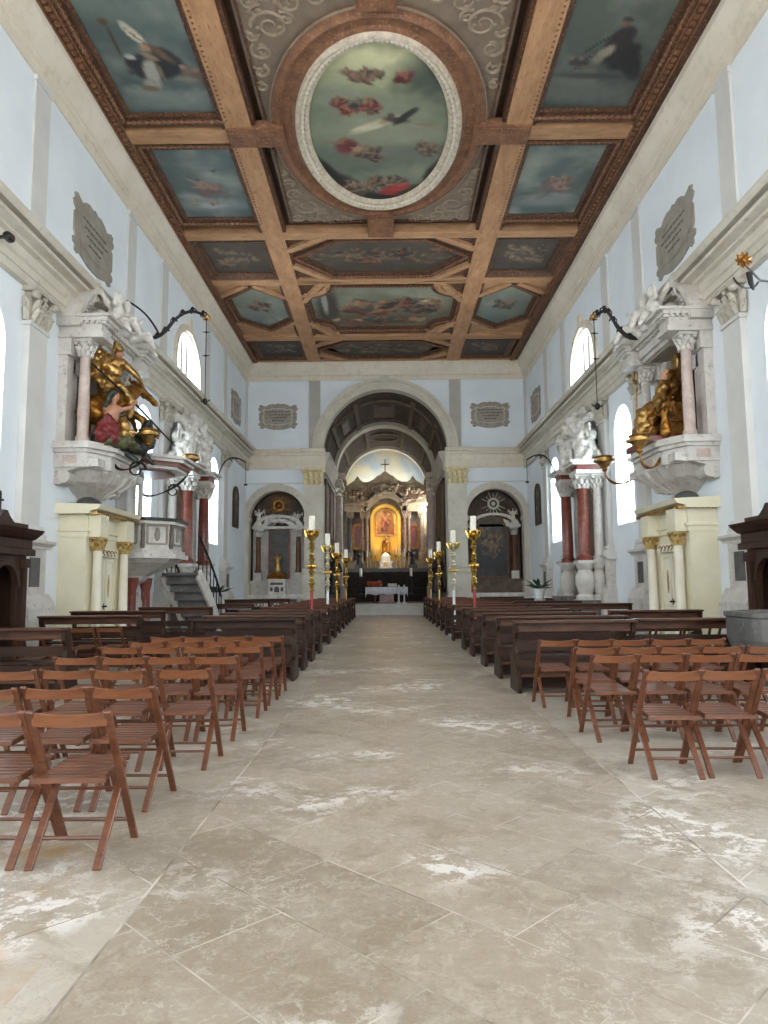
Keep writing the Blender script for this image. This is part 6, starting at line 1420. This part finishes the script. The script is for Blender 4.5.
for s, w in ((-1, 'left'), (1, 'right')):
    for k, x in enumerate((.72, 1.0, 1.28)): candlestick(s*x, A0+.75, 2.74, 1.5-.1*k, 'slim brass candlestick on the high altar slab, %s of the tabernacle, %s from it' % (w, ORD[k]))
    t = thing('dark_angel', (s*1.85, A0+.55, 2.74), 'dark bronze kneeling angel at the %s end of the high altar slab' % w, 'statue', 'dark angels on the high altar')
    sculpt('figure', place(robed(1, 'fold', wings=True), (s*1.85, A0+.55, 2.95), PI, 1.15), 'ebony', t, ident, .03, 2, .02, 3); b = MB(); b.box((s*1.85-.28, A0+.3, 2.74), (s*1.85+.28, A0+.8, 3.0)); b.build('plinth', 'dark_stone', t)
    t = thing('altar_candle', (s*1.68, A0-.4, AF), 'short thick white candle on a dark stand before the %s half of the high altar' % w, 'candle stand', 'white candles before the high altar')
    b = MB(); b.lathe([(.16, AF), (.16, AF+.05), (.04, AF+.1), (.04, AF+1.1), (.12, AF+1.16), (.12, AF+1.2)], (s*1.68, A0-.4, 0), 10); b.build('stand', 'ebony', t)
    b = MB(); b.lathe([(.09, AF+1.2), (.09, AF+1.72), (.03, AF+1.74)], (s*1.68, A0-.4, 0), 12); b.build('candle', 'candle', t)
    t = thing('dark_statue', (s*2.72, 37.25, 0), 'black draped figure standing at the foot of the arch, %s of the chancel steps' % w, 'statue', 'black figures by the chancel arch')
    b = MB(); b.box((s*2.72-.3, 36.95, 0), (s*2.72+.3, 37.55, 1.15)); b.build('plinth', 'ebony', t, bevel=.02)
    sculpt('figure', place(robed(1, 'fold'), (s*2.72, 37.25, 1.12), PI, 2.15), 'ebony', t, ident, .045, 2, .02, 6)

# the free standing front altar
t = thing('altar_table', (.05, 40, PL), 'front altar table under a white lace edged cloth, on the chancel platform', 'altar')
b = MB()
b.box((-1.05, 39.65, PL+.82), (1.15, 40.5, PL+.90)); b.box((-.42, 39.85, PL), (.52, 40.3, PL+.1)); b.box((-.35, 39.9, PL+.1), (.45, 40.25, PL+.82)); b.build('table', 'red_marble', t)
for x in (-.6, .7):
    b = MB(); b.lathe([(.1, PL), (.1, PL+.08), (.05, PL+.15), (.08, PL+.45), (.05, PL+.7), (.1, PL+.82)], (x, 39.9, 0), 10); b.build('leg', 'pew_red', t, smooth=True)
b = MB(); n = 44; x0, x1 = -1.13, 1.23
top = [b.V((x0+(x1-x0)*k/n, 39.58, PL+.915)) for k in range(n+1)]
bot = [b.V((x0+(x1-x0)*k/n, 39.56+.012*math.sin(k*1.9), PL+.50+.035*math.sin(k*.45)+.015*abs(math.sin(k*1.57))-(.16 if k in (0, n) else 0))) for k in range(n+1)]
back = [b.V((x0+(x1-x0)*k/n, 40.56, PL+.915)) for k in range(n+1)]
for k in range(n): b.face([top[k], top[k+1], bot[k+1], bot[k]]); b.face([back[k], back[k+1], top[k+1], top[k]])
for k in (0, n):
    e = b.V((x0+(x1-x0)*k/n, 40.56, PL+.40)); b.face([top[k], back[k], e, bot[k]])
o = b.build('altar_cloth', 'cloth', None, smooth=True); sol = o.modifiers.new('thickness', 'SOLIDIFY'); sol.thickness = .012
tag(o, 'white linen cloth draped over the front altar table', 'cloth')
t = thing('flower_arrangement', (-.62, 40.05, PL+.925), 'orange and red flower arrangement on the left end of the front altar', 'flowers')
b = MB(); b.lathe([(.1, PL+.925), (.16, PL+1.0), (.18, PL+1.05), (.1, PL+1.05)], (-.62, 40.05, 0), 12); b.build('bowl', 'terracotta', t)
b = MB(); b.blobs((-1.0, 39.9, PL+1.02), (-.25, 40.2, PL+1.22), 34, .07, 3); b.build('blossoms', 'flowers', t)
b = MB(); b.blobs((-1.05, 39.9, PL+1.0), (-.2, 40.2, PL+1.12), 22, .05, 5); b.build('foliage', 'leaf', t)
t = thing('altar_book', (.35, 40.05, PL+.92), 'open book on a low stand on the front altar', 'book')
b = MB(); b.prism([(39.9, PL+.925), (40.2, PL+.925), (40.2, PL+1.08)], 'x', .15, .6); b.build('stand', 'pew_red', t)
b = MB(); b.bar((.375, 39.88, PL+.945), (.375, 40.2, PL+1.10), .5, .03); b.build('pages', 'candle', t)
for k, x in enumerate((.72, 1.02)):
    t = thing('altar_candlestick', (x, 39.25, PL), 'slim white candlestick standing before the front altar, %s of two' % ('left' if k == 0 else 'right'), 'candlestick', 'white candlesticks before the front altar')
    b = MB(); b.lathe([(.15, PL), (.15, PL+.03), (.05, PL+.1), (.035, PL+.5), (.05, PL+.6), (.035, PL+.85), (.1, PL+.9), (.1, PL+.92)], (x, 39.25, 0), 12); b.build('stand', 'white_paint', t, smooth=True)
    b = MB(); b.lathe([(.05, PL+.92), (.05, PL+1.02), (.02, PL+1.03)], (x, 39.25, 0), 10); b.build('candle', 'candle', t)

# ================================================================ LIGHT
w = bpy.data.worlds.new('overcast daylight'); SC.world = w; w.use_nodes = True
bg = w.node_tree.nodes['Background']; bg.inputs[0].default_value = (.93, .97, 1, 1); bg.inputs[1].default_value = 2.5
def lamp(name, kind, loc, energy, color, size=.2, target=None, spot=None):
    l = bpy.data.lights.new(name, kind); l.energy = energy; l.color = color
    if kind == 'AREA': l.size = size
    else: l.shadow_soft_size = size
    if spot: l.spot_size = spot; l.spot_blend = .6
    o = bpy.data.objects.new(name, l); COL.objects.link(o); o.location = loc
    if target is not None: o.rotation_euler = (Vector(target)-Vector(loc)).to_track_quat('-Z', 'Y').to_euler()
    return o
WARM = (1, .66, .30)
lamp('niche_spot', 'SPOT', (0, B0-1.6, 3.6), 130, WARM, .08, (0, B0+1.2, 5.4), 1.1)
lamp('altar_spot', 'SPOT', (1.0, 45.6, 7.4), 170, (1, .66, .38), .1, (.3, B0, 5.9), .58)
lamp('altar_spot', 'SPOT', (-2.2, 46.0, 8.2), 90, (1, .80, .58), .1, (-.6, B0, 6.0), 1.0)
lamp('tabernacle_spot', 'SPOT', (0, 46.6, 4.6), 70, (1, .84, .6), .05, (0, A0+.5, 3.2), .5)
o = lamp('lunette_lamp', 'AREA', (0, 50.75, 8.75), 36, (1, .95, .84), 4.6, (0, 52.0, 10.2)); o.data.shape = 'RECTANGLE'; o.data.size_y = .25

# ================================================================ CAMERA
cam = bpy.data.cameras.new('camera'); co = bpy.data.objects.new('camera', cam); COL.objects.link(co)
FPX, VX, VY, ROLL = 708.0, 388.0, 588.0, math.radians(.5)
cr, sr = math.cos(ROLL), math.sin(ROLL)
U, V = (VX-384)*cr-(VY-512)*sr, (VX-384)*sr+(VY-512)*cr
pitch, yaw = math.atan2(V, FPX), math.atan2(U, math.hypot(FPX, V))
R = Matrix.Rotation(yaw, 3, 'Z') @ Matrix.Rotation(pitch, 3, 'X')
right, up, fwd = R @ Vector((cr, 0, -sr)), R @ Vector((sr, 0, cr)), R @ Vector((0, 1, 0))
m3 = Matrix((right, up, -fwd)).transposed()
co.matrix_world = Matrix.Translation((.13, 0, 1.42)) @ m3.to_4x4()
cam.sensor_fit = 'VERTICAL'; cam.sensor_height = 36; cam.sensor_width = 27; cam.lens = 36*FPX/1024; cam.clip_start = .05; cam.clip_end = 300
SC.camera = co
SC.view_settings.view_transform = 'Standard'; SC.view_settings.look = 'None'; SC.view_settings.gamma = 1; SC.view_settings.exposure = 1.08
SC.view_settings.use_curve_mapping = False
